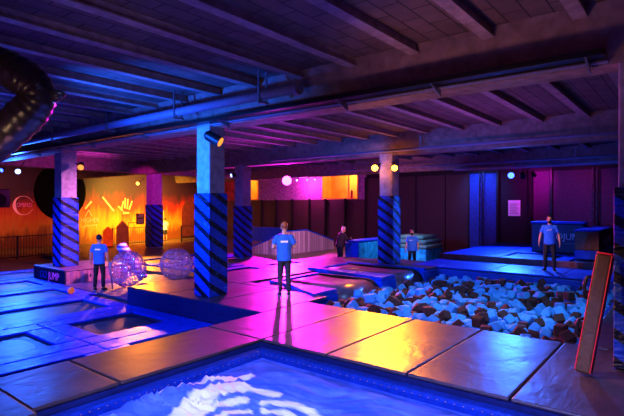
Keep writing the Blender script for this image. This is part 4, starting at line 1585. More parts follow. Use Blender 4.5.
zorb('clear inflatable bubble ball near the front striped column, set farther back', (-13.95, 10.05), .56, .9)
# striped bolster sticking out above the first ball
bm = B(); loft(bm, [(-15.25, 8.75, .80), (-14.5, 9.15, ZT + .12)], [.17, .15], 20)
sm, nt, p = nodes('white violet stripes'); sx = nt.nodes.new('ShaderNodeSeparateXYZ'); nt.links.new(wpos(nt), sx.inputs[0])
nt.links.new(ramp(nt, mth(nt, 'FRACT', mth(nt, 'MULTIPLY', sx.outputs[2], 7)), [(0, (.12, .05, .3)), (.42, (.12, .05, .3)), (.5, (.85, .8, .9)), (1, (.85, .8, .9))]), p.inputs['Base Color'])
tag(obj('striped_bolster', bm, sm, smooth=False), 'white and violet striped bolster tilted behind the clear ball, its end showing above', 'bolster')

# pentagon boards by the mural
def board(label, y, z0, w, h, m, xx):
    t = thing('arrow_board', label, 'board', (xx, y, z0), 0, 'house shaped boards')
    bm = B(); prism(bm, [(y - w / 2, z0), (y + w / 2, z0), (y + w / 2, z0 + h * .8), (y, z0 + h), (y - w / 2, z0 + h * .8)], 'x', xx, xx + .12)
    bmesh.ops.bevel(bm, geom=list(bm.edges), offset=.015, segments=1, affect='EDGES')
    obj('panel', bm, m, t)
    obj('foot', box(B(), xx - .2, xx + .35, y - w / 2 + .05, y + w / 2 - .05, z0, z0 + .05), BLKMETAL, t)
    return t
board('bright orange house-shaped board standing by the mural', 15.96, -.5, .62, 1.3, ORANGEP, -29.4)
board('tall plum house-shaped board beside the orange one', 15.4, -.5, .72, 1.75, PLUM, -26.7)

# railings
def railing(label, p0, p1, h, n, zb=-.5, mid=1):
    a = Vector((*p0, 0)); b = Vector((*p1, 0))
    t = thing('railing', label, 'railing', (a.x, a.y, zb), 0, 'black railings by the mural')
    for z in (zb + .1, zb + h):
        obj('rail', loft(B(), [(a.x, a.y, z), (b.x, b.y, z)], [.022, .022], 8), BLKMETAL, t)
    for i in range(n + 1):
        p = a.lerp(b, i / n)
        if i % max(1, n // mid) == 0:
            obj('post', box(B(), p.x - .04, p.x + .04, p.y - .04, p.y + .04, zb, zb + h + .03, .01), BLKMETAL, t)
        else:
            obj('baluster', loft(B(), [(p.x, p.y, zb + .1), (p.x, p.y, zb + h)], [.011, .011], 6), BLKMETAL, t)
railing('long black railing in front of the mural, below the crescent logo', (-25.4, 6.2), (-26.9, 12.9), 1.12, 44, mid=2)
railing('short black railing below the menu board by the amber glow', (-29.6, 16.4), (-30.2, 19.3), 1.15, 18, mid=1)
railing('black railing between the far striped column and the arched door', (-29.5, 21.7), (-29.3, 24.6), 1.15, 18, mid=2)

# wall art and signs on the mural
wx = XL + .02
def onwall(y, z): return facing((wx, y, z), (0, 1, 0), (0, 0, 1))
t = thing('painted_logo', 'pink crescent logo with outlined lettering on the mural wall', 'wall logo', (wx, 12.4, 2.2))
bm = B()
n = 40; cy, cz = 12.38, 2.15
def ringpt(a): 
    th = .085 * max(.15, math.cos((a - 2.9) / 2)) ** 2 + .02
    return th
outer = []; inner = []
for j in range(n + 1):
    a = .35 + (2 * PI - .75) * j / n
    w = .03 + .16 * max(0, math.cos(a - 3.3)) ** 2
    outer.append(bm.verts.new((wx, cy + .60 * math.cos(a), cz + .60 * math.sin(a)))); inner.append(bm.verts.new((wx, cy + (.60 - w) * math.cos(a), cz + (.60 - w) * math.sin(a))))
for j in range(n): bm.faces.new((outer[j], outer[j + 1], inner[j + 1], inner[j]))
obj('crescent', bm, PINKP, t)
obj('lettering', text_bm('COPSFED', .36, onwall(12.36, 2.17), .004, width=.72), M('magenta paint', (.75, .12, .5), .6, emit=(1, .2, .6), estr=.15), t)  # letters given a weak glow on top of their paint
t = thing('painted_slogan', 'HIGHER lettering in white paint with a star outline on the mural', 'wall lettering', (wx, 16.6, 1.1))
obj('lettering', text_bm('HIGHER', .46, onwall(16.65, 1.12), .004, width=.8), OFFW, t)
bm = B()
for (a, b) in (((16.3, 1.38), (16.55, 1.85)), ((16.55, 1.85), (16.8, 1.38)), ((16.2, .72), (17.15, .80)), ((16.15, .62), (16.3, .78)), ((17.1, .62), (17.1, .84))):
    loft(bm, [(wx, *a), (wx, *b)], [(.025, .006)] * 2, 6, up=Vector((1, 0, 0)))
obj('star_outline', bm, OFFW, t)
for (nm, lb_, a, b, w) in (('slanted_stroke', 'white slanted stroke on the mural beside the black disc', (16.3, 1.92), (16.75, 2.45), .07), ('slanted_stroke', 'white slanted stroke falling above the HIGHER lettering', (17.55, 2.75), (18.4, 1.75), .06)):
    tag(obj(nm, loft(B(), [(wx, *a), (wx, *b)], [(w, .008), (w, .008)], 6, up=Vector((1, 0, 0))), OFFW), lb_, 'paint stroke')  # pale slanted bars laid over the mural colour
bm = B()
for (a, b, w) in (((19.0, 1.9), (19.15, 2.5), .06), ((19.25, 1.95), (19.3, 2.7), .06), ((19.45, 1.9), (19.5, 2.65), .06), ((19.6, 1.85), (19.85, 2.5), .06), ((18.75, 2.1), (19.1, 1.75), .06), ((19.1, 1.6), (19.6, 1.6), .09)):
    loft(bm, [(wx, *a), (wx, *b)], [(w, .006), (w * .7, .006)], 6, up=Vector((1, 0, 0)))
tag(obj('painted_hand', bm, M('salmon paint', (.85, .4, .25), .6)), 'pale painted hand on the mural between slogan and amber glow', 'painted hand')
# the black disc
bm = B(); pts = []
for j in range(48):
    a = 2 * PI * j / 48; pts.append((14.65 + 1.66 * math.cos(a), min(ZC - (.06 if 14.65 + 1.66 * math.cos(a) < 15.3 else .8), 3.05 + 1.85 * math.sin(a))))
prism(bm, pts, 'x', XL + .02, XL + .1)
tag(obj('black_disc', bm, M('black disc paint', (.004, .003, .006), .9, spec=.05)), 'huge black disc on the mural wall behind the plinth column', 'disc')
# menu board on an arm
t = thing('menu_board', 'dark menu board with pale lines on an arm beside the far column', 'sign', (-27, 16.5, -.5))
bm = B(); box(bm, -27.03, -26.97, 16.52, 17.06, .98, 1.66, .01); o = obj('board', bm, SIGNB, t)
for z in (1.52, 1.42, 1.26, 1.17, 1.08): obj('text_line', box(B(), -26.969, -26.964, 16.58 if z < 1.5 else 16.68, 16.98, z, z + .05), OFFW if z > 1.4 else INK, o)
obj('arm', loft(B(), [(-27, 16.52, 1.1), (-27, 16.0, 1.1)], [.018, .018], 8), BLKMETAL, t)
obj('pole', loft(B(), [(-27, 16.0, -.5), (-27, 16.0, 1.12)], [.02, .02], 8), BLKMETAL, t)
# extinguishers
def extinguisher(label, c):
    t = thing('fire_extinguisher', label, 'fire extinguisher', c, 0, 'red fire extinguishers')
    x, y, z = c
    obj('tank', loft(B(), [(x, y, z + .02), (x, y, z + .42)], [.085, .085], 16, dome=.5), CRED, t, smooth=True)
    obj('valve', loft(B(), [(x, y, z + .45), (x, y, z + .54)], [.025, .025], 8), BLKMETAL, t)
    obj('hose', loft(B(), [(x, y, z + .5), (x + .1, y - .05, z + .46), (x + .11, y - .06, z + .2)], [.012] * 3, 6), BLKMETAL, t)
extinguisher('red fire extinguisher on the floor below the menu board', (-28.6, 16.3, -.5))
extinguisher('red fire extinguisher inside the amber lit opening', (-17.6, 26.3, 2.64))
# paper notice
t = thing('paper_notice', 'white printed notice on the black back wall', 'notice', (-7.35, 26.15, 1.9))
o = obj('sheet', box(B(), -7.68, -7.08, 26.17, 26.203, 1.60, 2.42, .004), PAPER, t)
for k in range(7): obj('text_line', box(B(), -7.6, -7.16 - .05 * (k % 3), 26.163, 26.169, 1.7 + k * .085, 1.73 + k * .085), INK, o)
# speaker and truss at the far edge
t = thing('loudspeaker', 'black loudspeaker hung before the mural at the picture edge', 'loudspeaker', (-26.4, 9.0, 2.3))
obj('cabinet', box(B(), -26.6, -26.2, 8.35, 9.25, 2.05, 2.95, .03), BLKMETAL, t)
obj('cone', loft(B(), [(-26.195, 8.8, 2.4), (-26.19, 8.8, 2.4)], [.3, .26], 20), BLACK, t)
obj('hanger', box(B(), -26.45, -26.35, 8.75, 8.85, 2.95, 4.72), BLKMETAL, t)
t = thing('truss_tower', 'black lattice truss tower before the mural by the loudspeaker', 'truss', (-25.0, 8.15, -.5))
for (dx, dy) in ((0, 0), (.22, 0), (0, .22), (.22, .22)):
    obj('chord', loft(B(), [(-25 + dx, 8.05 + dy, -.5), (-25 + dx, 8.05 + dy, 4.3)], [.022, .022], 6), BLKMETAL, t)
bm = B()
for k in range(20):
    z = -.4 + k * .23
    cyl(bm, (-25 + .22, 8.05 + (.22 if k % 2 else 0), z), (-25 + .22, 8.05 + (0 if k % 2 else .22), z + .23), .012, 6)
obj('lattice', bm, BLKMETAL, t)

# ------------------------------------------------------------------ overhead services
bx0, bx1 = -22.0, -5.75
t = thing('ceiling_pipe', 'round painted pipe hung under the ceiling before the main beam', 'pipe', (-12, 6.75, 4.3))
obj('pipe', loft(B(), [(bx0, 6.75, 4.28), (bx1, 6.75, 4.28)], [.095, .095], 20), BLUEPIPE, t, smooth=True)
obj('end_cap', loft(B(), [(bx1, 6.75, 4.28), (bx1 + .08, 6.75, 4.28)], [.125, .125], 20), STEEL, t)
for x in (-6.6, -9.3, -12.3, -15.5): 
    bm = B(); box(bm, x - .02, x + .02, 6.63, 6.66, 4.1, 4.75); box(bm, x - .02, x + .02, 6.84, 6.87, 4.1, 4.75); box(bm, x - .03, x + .03, 6.6, 6.9, 4.12, 4.16)
    obj('hanger', bm, STEEL, t)
t = thing('cable_tray', 'dark steel cable tray running along the main beam above the columns', 'cable tray', (-9, 7.15, 4.1))
obj('tray', box(B(), -22, -.9, 6.98, 7.24, 4.02, 4.10, .01), BLKMETAL, t)
obj('angle_rail', box(B(), -22, -.9, 7.24, 7.34, 3.985, 4.005), BLUEPIPE, t)
for x in (-1.1, -3.2, -5.0, -8.2, -11.4, -14.2, -15.6, -16.4, -18):
    bm = B(); prism(bm, [(6.95, 4.01), (7.33, 3.985), (7.33, 3.86)], 'x', x - .012, x + .012)
    obj('bracket', bm, STEEL, t)
for k, (y, z, x0, x1, r, lab_) in enumerate(((15.3, 4.1, -14.5, 6, .05, 'thin conduit pipe along the second beam, over the foam pit'), (23.5, 3.95, -9.5, 6, .09, 'grey conduit pipe along the back beam over the navy barrier'), (22.9, 4.15, -16, 6, .05, 'thin conduit pipe before the back beam'))):
    t = thing('ceiling_conduit', lab_, 'pipe', (x0, y, z), 0)
    obj('pipe', loft(B(), [(x0, y, z), (x1, y, z)], [r, r], 12), BLUEPIPE, t, smooth=True)
    for j in range(4):
        xx = x0 + .8 + j * (x1 - x0 - 1.6) / 3
        obj('hanger', box(B(), xx - .015, xx + .015, y - .015, y + .015, z + r, 4.74), STEEL, t)

# shiny black air tube at the front corner
t = thing('air_tube', 'shiny black inflated air tube bent at an elbow under the ceiling', 'air tube', (-4.6, 2.2, 2.9))
def cam_pt(px, py, d):
    X = (px - 312) / 482 * d
    return Vector((.7826 * X - .6225 * d, .6225 * X + .7826 * d, 2.12 + (206 - py) / 482 * d))
path = [cam_pt(-75, 30, 3.8), cam_pt(-38, 49, 3.7), cam_pt(-5, 64, 3.62), cam_pt(17, 74, 3.6), cam_pt(34, 86, 3.6), cam_pt(40, 98, 3.6), cam_pt(31, 110, 3.62), cam_pt(8, 131, 3.66), cam_pt(-22, 157, 3.75), cam_pt(-60, 192, 3.9)]
up_ = [Vector((path[0].x - .5, path[0].y - .3, 4.3)), Vector((path[0].x - .7, path[0].y - .4, 4.74))]
path = up_[::-1] + path
def resample(P, n):
    out = []
    for i in range(len(P) - 1):
        a, b, c, d = P[max(i - 1, 0)], P[i], P[i + 1], P[min(i + 2, len(P) - 1)]
        for k in range(n):
            u = k / n
            out.append(.5 * ((2 * b) + (c - a) * u + (2 * a - 5 * b + 4 * c - d) * u * u + (3 * b - a - 3 * c + d) * u ** 3))
    out.append(P[-1]); return out
pp = resample(path, 8); rr_ = []
elbow = Vector(path[7])
for i, q in enumerate(pp):
    e = (q - elbow).length
    rr_.append(.138 + .006 * math.sin(i * 1.9) - .03 * max(0, 1 - e / .15))
bm = B(); loft(bm, pp, rr_, 32)
obj('tube', bm, TUBEM, t, smooth=True)
bm = B(); e0 = cam_pt(54, 96, 3.55); loft(bm, [e0, e0 + Vector((.05, .035, .01)), e0 + Vector((.07, .05, .012))], [.05, .03, .01], 8)
obj('gathered_tip', bm, TUBEM, t, smooth=True)

# ------------------------------------------------------------------ people
def remesh(o, vox, it=4):
    r = o.modifiers.new('union', 'REMESH'); r.mode = 'VOXEL'; r.voxel_size = vox; r.use_smooth_shade = True
    s = o.modifiers.new('soften', 'SMOOTH'); s.iterations = it; s.factor = .5

def hand(bm, w, d, palm_n, side, curl=.5):
    """Palm, four unequal bent fingers and a thumb; w wrist, d pointing direction, palm_n palm normal, side = direction of the thumb."""
    d = d.normalized(); pn = (palm_n - d * palm_n.dot(d)).normalized(); s = (side - d * side.dot(d) - pn * side.dot(pn)).normalized()
    loft(bm, [w, w + d * .03, w + d * .085], [(.024, .018), (.036, .016), (.040, .013)], 10, up=pn, dome=.5)
    for k, ln in enumerate((.068, .078, .073, .056)):
        b = w + d * .082 + s * (.030 - .020 * k)
        f1 = (d + pn * curl * .45).normalized(); f2 = (d + pn * curl * 1.3).normalized(); f3 = (d * .6 + pn * curl * 2).normalized()
        q1 = b + f1 * ln * .45; q2 = q1 + f2 * ln * .32; q3 = q2 + f3 * ln * .23
        loft(bm, [b, q1, q2, q3], [.0095, .009, .0085, .0065], 8, dome=.6)
    b = w + d * .025 + s * .03
    q1 = b + (d * .6 + s * .8 + pn * .3).normalized() * .04; q2 = q1 + (d * .9 + s * .25 + pn * .5).normalized() * .035
    loft(bm, [b, q1, q2], [.013, .011, .009], 8, dome=.6)

def person(label, loc, rz, h, arms, legs, hair, top=TEE, bottom=JEANS, head_tilt=0, head_turn=0, lean=0.0, long_sleeve=False, mask=None, hair_long=False, printed=None, shorts=False, front_print=False, bulk=1.0):
    s = h / 1.75
    t = thing('person', label, 'person', loc, rz, None); t.scale = (s, s, s)
    def tilt(p):                       # lean the trunk forward about the hips
        p = Vector(p)
        if p.z > .95 and lean:
            q = p - Vector((0, 0, .95)); c, sn = math.cos(lean), math.sin(lean)
            p = Vector((q.x, q.y * c + q.z * sn, -q.y * sn + q.z * c + .95))
        return p
    Rh = Matrix.Rotation(head_turn, 3, 'Z') @ Matrix.Rotation(-head_tilt, 3, 'X')
    hc = tilt((0, .02, 1.625))
    def H(p): return hc + Rh @ Vector(p)
    bm = B()
    # trunk (under the clothes), neck, head
    loft(bm, [tilt(p) for p in ((0, 0, .86), (0, 0, 1.0), (0, 0, 1.12), (0, 0, 1.3), (0, -.005, 1.40), (0, -.005, 1.46))], [(.15, .10), (.15, .10), (.13, .09), (.155, .10), (.14, .085), (.07, .06)], 16, up=Vector((0, 1, 0)), dome=.4)
    loft(bm, [tilt((0, -.01, 1.42)), tilt((0, 0, 1.50)), H((0, -.01, -.06))], [.062, .054, .055], 12)
    ell(bm, H((0, -.012, .03)), (.074, .095, .098), Rh); ell(bm, H((0, .022, -.045)), (.056, .066, .072), Rh)
    ell(bm, H((0, .048, -.088)), (.030, .030, .026), Rh)                     # chin
    loft(bm, [H((0, .082, .025)), H((0, .104, -.022)), H((0, .085, -.034))], [.010, .016, .012], 8, dome=.5)   # nose
    for e in (-1, 1):
        ell(bm, H((e * .075, -.01, -.005)), (.012, .026, .034), Rh, 8, 6)     # ears
        ell(bm, H((e * .03, .075, .03)), (.026, .014, .010), Rh, 8, 6)        # brow
    for side, (el, wr, hd, pn) in zip((-1, 1), arms):
        sh = tilt((side * .175, -.005, 1.405)); el = tilt(el); wr = tilt(wr)
        loft(bm, [tilt((side * .10, -.005, 1.40)), sh, sh.lerp(el, .5), el, el.lerp(wr, .35), wr], [.055, .056, .046, .038, .040, .026], 12, dome=.3)
        hand(bm, wr, Vector(hd), Vector(pn), Vector((-side * .2, 1, .3)) if abs(Vector(hd).y) < .8 else Vector((-side, 0, .4)))
    for side, (kn, an, toe) in zip((-1, 1), legs):
        hp = Vector((side * .085, 0, .90))
        loft(bm, [hp, hp.lerp(kn, .5), Vector(kn), Vector(kn).lerp(an, .35) + Vector((0, -.012, 0)), Vector(an)], [.078, .066, .050, .050, .034], 12, dome=.3)
        a = Vector(an); f = (Vector(toe) - a); f.z = 0; f.normalize()
        loft(bm, [a + Vector((0, 0, 0)) - f * .04 + Vector((0, 0, -.04)), a + f * .05 + Vector((0, 0, -.045)), a + f * .15 + Vector((0, 0, -.055))], [.03, .033, .025], 10, dome=.5)
    body = obj('body', bm, SKIN, t, local=True); remesh(body, .0085, 3)
    for e in (-1, 1):
        ell_ = ell(B(), H((e * .03, .073, .008)), (.013, .008, .008), Rh, 10, 8); obj('eye', ell_, EYEM, t, local=True, smooth=True)
    if not mask:
        obj('mouth', ell(B(), H((0, .083, -.062)), (.022, .008, .007), Rh, 10, 6), LIPM, t, local=True, smooth=True)
    # hair
    bm = B()
    ell(bm, H((0, -.024, .048)), (.086, .103, .098), Rh, 20, 14)
    for v in list(bm.verts):
        q = Rh.transposed() @ (v.co - hc)
        if q.y > .045 and q.z < .075: v.co += Rh @ Vector((0, -(q.y - .045) * .95, .02))
        if not hair_long and q.z < -.02: v.co += Rh @ Vector((0, .015, (-.02 - q.z) * .4))
        v.co += Rh @ Vector((noise.noise(v.co * 28) * .008, noise.noise(v.co * 30 + Vector((4, 4, 4))) * .008, noise.noise(v.co * 24) * .010))
    if hair_long:
        loft(bm, [H((0, -.09, .03)), H((0, -.10, -.08)), H((0, -.085, -.2))], [(.075, .035), (.08, .035), (.05, .02)], 14, dome=.5)
        ell(bm, H((0, -.085, .12)), (.045, .045, .04), Rh, 12, 8)
    obj('hair', bm, hair, t, local=True, smooth=True)
    if mask:
        bm = B(); ell(bm, H((0, .035, -.065)), (.062, .066, .052), Rh, 18, 12); obj(mask, bm, MASKM, t, local=True, smooth=True)
    # top
    bm = B()
    zs = [(.84, .176, .122), (.95, .172, .120), (1.08, .166, .114), (1.24, .180, .120), (1.35, .178, .112), (1.42, .135, .090), (1.47, .075, .065)]
    loft(bm, [tilt((0, -.003, z)) for z, a, b in zs], [(a * bulk, b * bulk) for z, a, b in zs], 24, up=Vector((0, 1, 0)))
    for side, (el, wr, hd, pn) in zip((-1, 1), arms):
        sh = tilt((side * .172, -.005, 1.400)); el = tilt(el); wr = tilt(wr)
        if long_sleeve: P = [tilt((side * .09, -.005, 1.385)), sh, sh.lerp(el, .5), el, wr.lerp(el, .08)]; Rr = [.072 * bulk, .070 * bulk, .064 * bulk, .056 * bulk, .044]
        else: P = [tilt((side * .09, -.005, 1.385)), sh, sh.lerp(el, .35), sh.lerp(el, .66)]; Rr = [.074, .072, .068, .072]
        loft(bm, P, Rr, 14)
    shirt = obj('jumper' if long_sleeve else 't_shirt', bm, top, t, local=True); remesh(shirt, .012, 5)
    if printed:
        y = (-.122 if not front_print else .118) * bulk
        r = Vector((1, 0, 0)) if not front_print else Vector((-1, 0, 0))
        c = tilt((0, y - (.008 if not front_print else -.010), 1.30))
        upv = (tilt((0, 0, 1.4)) - tilt((0, 0, 1.2))).normalized()
        if printed == 'panel':
            mm = facing(c, r, upv); b2 = B(); box(b2, -.085, .085, -.022, .022, -.003, .003); bmesh.ops.transform(b2, matrix=mm, verts=b2.verts)
            pr = obj('back_print', b2, WHITE, shirt, local=True)
        else:
            obj('print', text_bm(printed, .062, facing(c, r, upv), .003), WHITE, shirt, local=True)
    # trousers
    bm = B()
    loft(bm, [(0, 0, .80), (0, 0, .90), (0, 0, 1.0)], [(.15, .105), (.162, .112), (.152, .104)], 20, up=Vector((0, 1, 0)))
    for side, (kn, an, toe) in zip((-1, 1), legs):
        hp = Vector((side * .082, 0, .90)); kn = Vector(kn); an = Vector(an)
        if shorts: loft(bm, [hp, hp.lerp(kn, .5), hp.lerp(kn, .95)], [.092, .092, .094], 14)
        else: loft(bm, [hp, hp.lerp(kn, .5), kn, kn.lerp(an, .35) + Vector((0, -.01, 0)), an + Vector((0, 0, .01))], [.090, .081, .064, .062, .054], 14)
    tr_ = obj('shorts' if shorts else 'trousers', bm, bottom, t, local=True); remesh(tr_, .012, 4)
    for side, (kn, an, toe) in zip((-1, 1), legs):
        a = Vector(an); f = (Vector(toe) - a); f.z = 0; f.normalize()
        bm = B()
        loft(bm, [a - f * .055 + Vector((0, 0, -.037)), a + f * .02 + Vector((0, 0, -.032)), a + f * .10 + Vector((0, 0, -.043)), a + f * .185 + Vector((0, 0, -.053))], [(.040, .036), (.043, .044), (.047, .034), (.036, .023)], 14, dome=.5)
        for v in bm.verts: v.co.z = max(v.co.z, .012)
        sh_ = obj('shoe', bm, SHOE, t, local=True, smooth=True)
        b2 = B(); loft(b2, [a - f * .075 + Vector((0, 0, -.078)), a + f * .08 + Vector((0, 0, -.078)), a + f * .20 + Vector((0, 0, -.078))], [(.040, .010), (.048, .010), (.034, .010)], 12)
        for v in b2.verts: v.co.z = min(max(v.co.z, .0), .016)
        obj('sole', b2, SOLE, sh_, local=True)
    return t

def stand(w=.10, k=.01): return [((-w, k + .02, .48), (-w - .012, -.01, .088), (-w - .05, .2, .02)), ((w, k + .01, .48), (w + .012, -.02, .088), (w + .05, .2, .02))]
DOWN = [((-.25, -.03, 1.13), (-.275, .04, .89), (0, .15, -1), (1, .2, 0)), ((.25, -.03, 1.13), (.275, .04, .89), (0, .15, -1), (-1, .2, 0))]
YAW = math.radians(38.5)
# attendant on the magenta mats, seen from behind, hands in front of the belly
person('person in blue T-shirt and dark jeans on the magenta mats, back turned, forearms raised', (-7.6, 8.5, .002), YAW + .08, 1.73,
       [((-.27, -.02, 1.15), (-.17, .20, 1.17), (.75, .6, .1), (.2, 0, -1)), ((.27, -.02, 1.15), (.17, .20, 1.17), (-.75, .6, .1), (-.2, 0, -1))],
       stand(.095), HAIRB, TEE, JEANS, head_tilt=.12, printed='panel')
# attendant with the pole
person('person in blue T-shirt and black trousers beside the clear ball, back turned, holding a pole', (-14.15, 7.42, ZT + .002), YAW - .25 + .3, 1.68,
       DOWN, stand(.12), HAIRD, TEE, TROUS, head_tilt=.05, printed='panel')
tag(obj('pole', loft(B(), [(-13.92, 7.72, ZT + .02), (-13.945, 7.64, ZT + .86)], [.022, .022], 10, dome=.5), STEEL, smooth=True), 'short grey pole held upright in the hand of the person by the clear ball', 'pole')
# bearded attendant behind the pit, facing the camera
person('person in blue T-shirt and black trousers behind the foam pit, bearded, facing forward', (-3.72, 17.15, .002), math.radians(180) + YAW - .55, 1.80,
       [((-.26, -.03, 1.13), (-.29, .03, .89), (0, .15, -1), (1, .2, 0)), ((.27, -.02, 1.13), (.30, .05, .89), (0, .15, -1), (-1, .2, 0))], stand(.12), HAIRD, TEE, TROUS, head_tilt=0, mask='beard', printed='JUMP', front_print=True)
# masked attendant on the low floor
person('person in blue T-shirt and black face mask standing low behind the foam pit', (-9.0, 17.85, -.498), math.radians(180) + YAW - .5, 1.66,
       DOWN, stand(.11), HAIRD, TEE, JEANS, head_tilt=-.25, head_turn=.3, bulk=1.28, mask='face_mask', printed='JUMP', front_print=True)
# person in black leaning on the inflatable barrier
person('person in black jumper with light hair, leaning an arm on the inflatable barrier', (-11.98, 16.98, -.498), YAW - PI / 2 + .55, 1.76,
       [((-.24, .14, 1.22), (-.12, .36, 1.13), (.4, 1, 0), (0, 0, -1)), ((.24, .14, 1.22), (.17, .37, 1.30), (-.5, .5, .7), (-.5, 0, 0))], stand(.10), HAIRL, KNIT, TROUS, head_tilt=.15, head_turn=.2, lean=.30, bulk=1.3, long_sleeve=True, hair_long=True)
# far visitor by the yellow door
person('distant person in pale T-shirt and shorts before the yellow door', (-31.0, 21.35, -.498), YAW + .9, 1.72, DOWN, stand(.11), HAIRD, TEEW, JEANS, printed='panel', shorts=True)

# ------------------------------------------------------------------ stage lights
def par(label, loc, aim, lens, r=.12, ln=.3, mount=None, group='stage lamps', halo=False):
    loc = Vector(loc); d = (Vector(aim) - loc).normalized()
    t = thing('spotlight', label, 'spotlight', loc, 0, group)
    obj('can', loft(B(), [loc - d * ln, loc - d * (ln - .06), loc], [r * .6, r, r * 1.05], 20), BLKMETAL, t, smooth=False)
    obj('lens', loft(B(), [loc + d * .002, loc + d * .012], [r * .92, r * .85], 20), lens, t)
    top = Vector(mount) if mount else Vector((loc.x, loc.y, loc.z + .3))
    mid = loc - d * ln * .55
    bm = B(); loft(bm, [mid, mid.lerp(top, .5), top], [.02, .02, .02], 6); obj('yoke', bm, BLKMETAL, t)
    return t
def spot(name, loc, aim, col, power, size=60, blend=.6, rad=.1):
    l = bpy.data.lights.new(name, 'SPOT'); l.energy = power; l.color = col; l.spot_size = math.radians(size); l.spot_blend = blend; l.shadow_soft_size = rad
    o = bpy.data.objects.new(name, l); C.objects.link(o); o.location = loc
    o.rotation_euler = (Vector(aim) - Vector(loc)).to_track_quat('-Z', 'Y').to_euler(); return o
def point(name, loc, col, power, rad=.15):
    l = bpy.data.lights.new(name, 'POINT'); l.energy = power; l.color = col; l.shadow_soft_size = rad
    o = bpy.data.objects.new(name, l); C.objects.link(o); o.location = loc; return o
def off(loc, aim, d=.06):
    return tuple(Vector(loc) + (Vector(aim) - Vector(loc)).normalized() * d)
MAG, AMB, BLU, CYB, VIO = (1, .012, .80), (1, .28, .008), (.02, .10, 1), (.30, .62, 1), (.5, .12, 1)

ML = (-20.6, 23.3, 3.75); MA = (-8.5, 8.4, 0)
par('big magenta stage lamp shining from the back beam', ML, MA, L_MAG, .33, .4, (ML[0], ML[1] + .3, 4.0))  # lens enlarged to stand in for the lamp's glow
spot('magenta_key', off(ML, MA), MA, MAG, 20000, 75, .6, .25)
point('magenta_spill', (ML[0] - .2, 25.2, 3.75), (1, .08, .75), 420, .2)
A1 = (-9.25, 15.35, 3.52); A2 = (-8.45, 15.38, 3.48); AA = (-3.6, 6.9, 0); AB = (-3.3, 6.6, 0)
par('amber stage lamp on the near face of the pit column, first of the pair', A1, AA, L_AMB, .13, .2, (-9.0, 15.6, 3.75))  # lens widened to suggest its bloom
par('amber stage lamp on the pit column, second of the pair nearer the pit corner', A2, AB, L_AMB, .12, .2, (-8.6, 15.6, 3.75))  # lens oversized like its pair, in place of bloom
spot('amber_key', off(A1, AA), AA, AMB, 2700, 62, 1.0, .12); spot('amber_key_two', off(A2, AB), AB, AMB, 1700, 30, .9, .12)
A3 = (-24.85, 15.3, 3.4); AC = (-33, 19.0, 1.6)
par('amber stage lamp beside the far violet column', A3, (-20, 10, 1.2), L_AMB, .1, .2, (-24.7, 15.6, 3.7))
spot('amber_mural', (-27.5, 19.0, 3.9), (-33, 20.2, 1.2), (1, .55, .05), 10500, 105, 1.0, .2)
spot('amber_mural_low', (-27.5, 10.5, 3.9), (-33, 12.5, .6), (1, .28, .04), 900, 100, .8, .2)
spot('amber_floor', off(A3, (-16, 12, 0)), (-17.0, 11.8, -.4), AMB, 5200, 43, .7, .15)
spot('amber_door', (-28.5, 22.0, 4.0), (-33, 23.2, .6), AMB, 1500, 100, .8, .2)
spot('magenta_column', (-21.5, 12.5, 3.6), (-24.5, 15.8, 3.0), MAG, 900, 40, .6, .1)
B1 = (-24.3, 8.9, 3.7); BA = (-13, 5, -.4)
par('pale blue stage lamp high before the mural at the far edge', B1, BA, L_WHB, .13, .25, (-24.3, 9.2, 4.2))
par('second small blue lamp on the same bar before the mural', (-24.35, 8.25, 3.72), (-20, 0, 1), L_BLU, .09, .2, (-24.35, 8.5, 4.2))
spot('blue_far_left', off(B1, BA), BA, (.03, .15, 1), 3500, 80, .6, .15)
B2 = (-7.0, 24.3, 3.6); BB = (-5.5, 20.0, .2)
par('bright blue stage lamp on the back beam over the white notice', B2, (-3, 10, 1), L_BLU, .16, .25, (B2[0], B2[1] + .2, 4.0))
spot('blue_back', off(B2, BB), BB, (.03, .16, 1), 5000, 95, .7, .15)
par('dark stage lamp next to the blue one, second on the back beam', (-6.4, 24.2, 3.5), (-5.2, 22, 1.2), BLKMETAL, .13, .28, (-6.4, 24.2, 4.0))
par('dark stage lamp on the back beam, third from the notice', (-5.9, 24.2, 3.55), (-5.2, 26, 3.0), L_MAG, .09, .25, (-5.9, 24.2, 4.0))
spot('magenta_wall', (-5.9, 24.4, 3.75), (-7.0, 26.2, 3.3), MAG, 260, 110, .8, .1)
spot('magenta_curtain', (-4.4, 23.6, 3.9), (-4.6, 26.2, 2.6), (1, .05, .6), 160, 110, .8, .15)
spot('blue_wallstrip', (-9.2, 24.3, 3.9), (-9.0, 26.1, 2.8), (.03, .2, 1), 300, 90, .8, .1)
# dark cans on the columns
par('black stage lamp with warm lens on the front striped column', (-8.38, 7.22, 3.56), (-7.4, 7.75, 2.95), L_OFF, .12, .40, (-8.8, 7.45, 3.75))
par('dark stage lamp on the column before the back wall', (-17.05, 15.35, 3.55), (-17.8, 13, 3.0), L_WHB, .1, .25, (-17.0, 15.6, 3.7))
par('black stage lamp with amber ring on the plinth column', (-16.6, 8.05, 3.45), (-15.8, 7.6, 3.0), L_OFF, .11, .3, (-16.88, 8.0, 3.6))
for (x, l, lens, c) in ((-19.8, 'small pale blue lamp to the side of the big magenta lamp', L_WHB, CYB), (-18.95, 'second small blue lamp on the back beam toward the amber opening', L_BLU, BLU), (-18.35, 'small magenta lamp close to the amber opening', L_MAG, MAG)):
    par(l, (x, 23.35, 3.75), (-10, 10, 0), lens, .07, .2, (x, 23.6, 4.1))
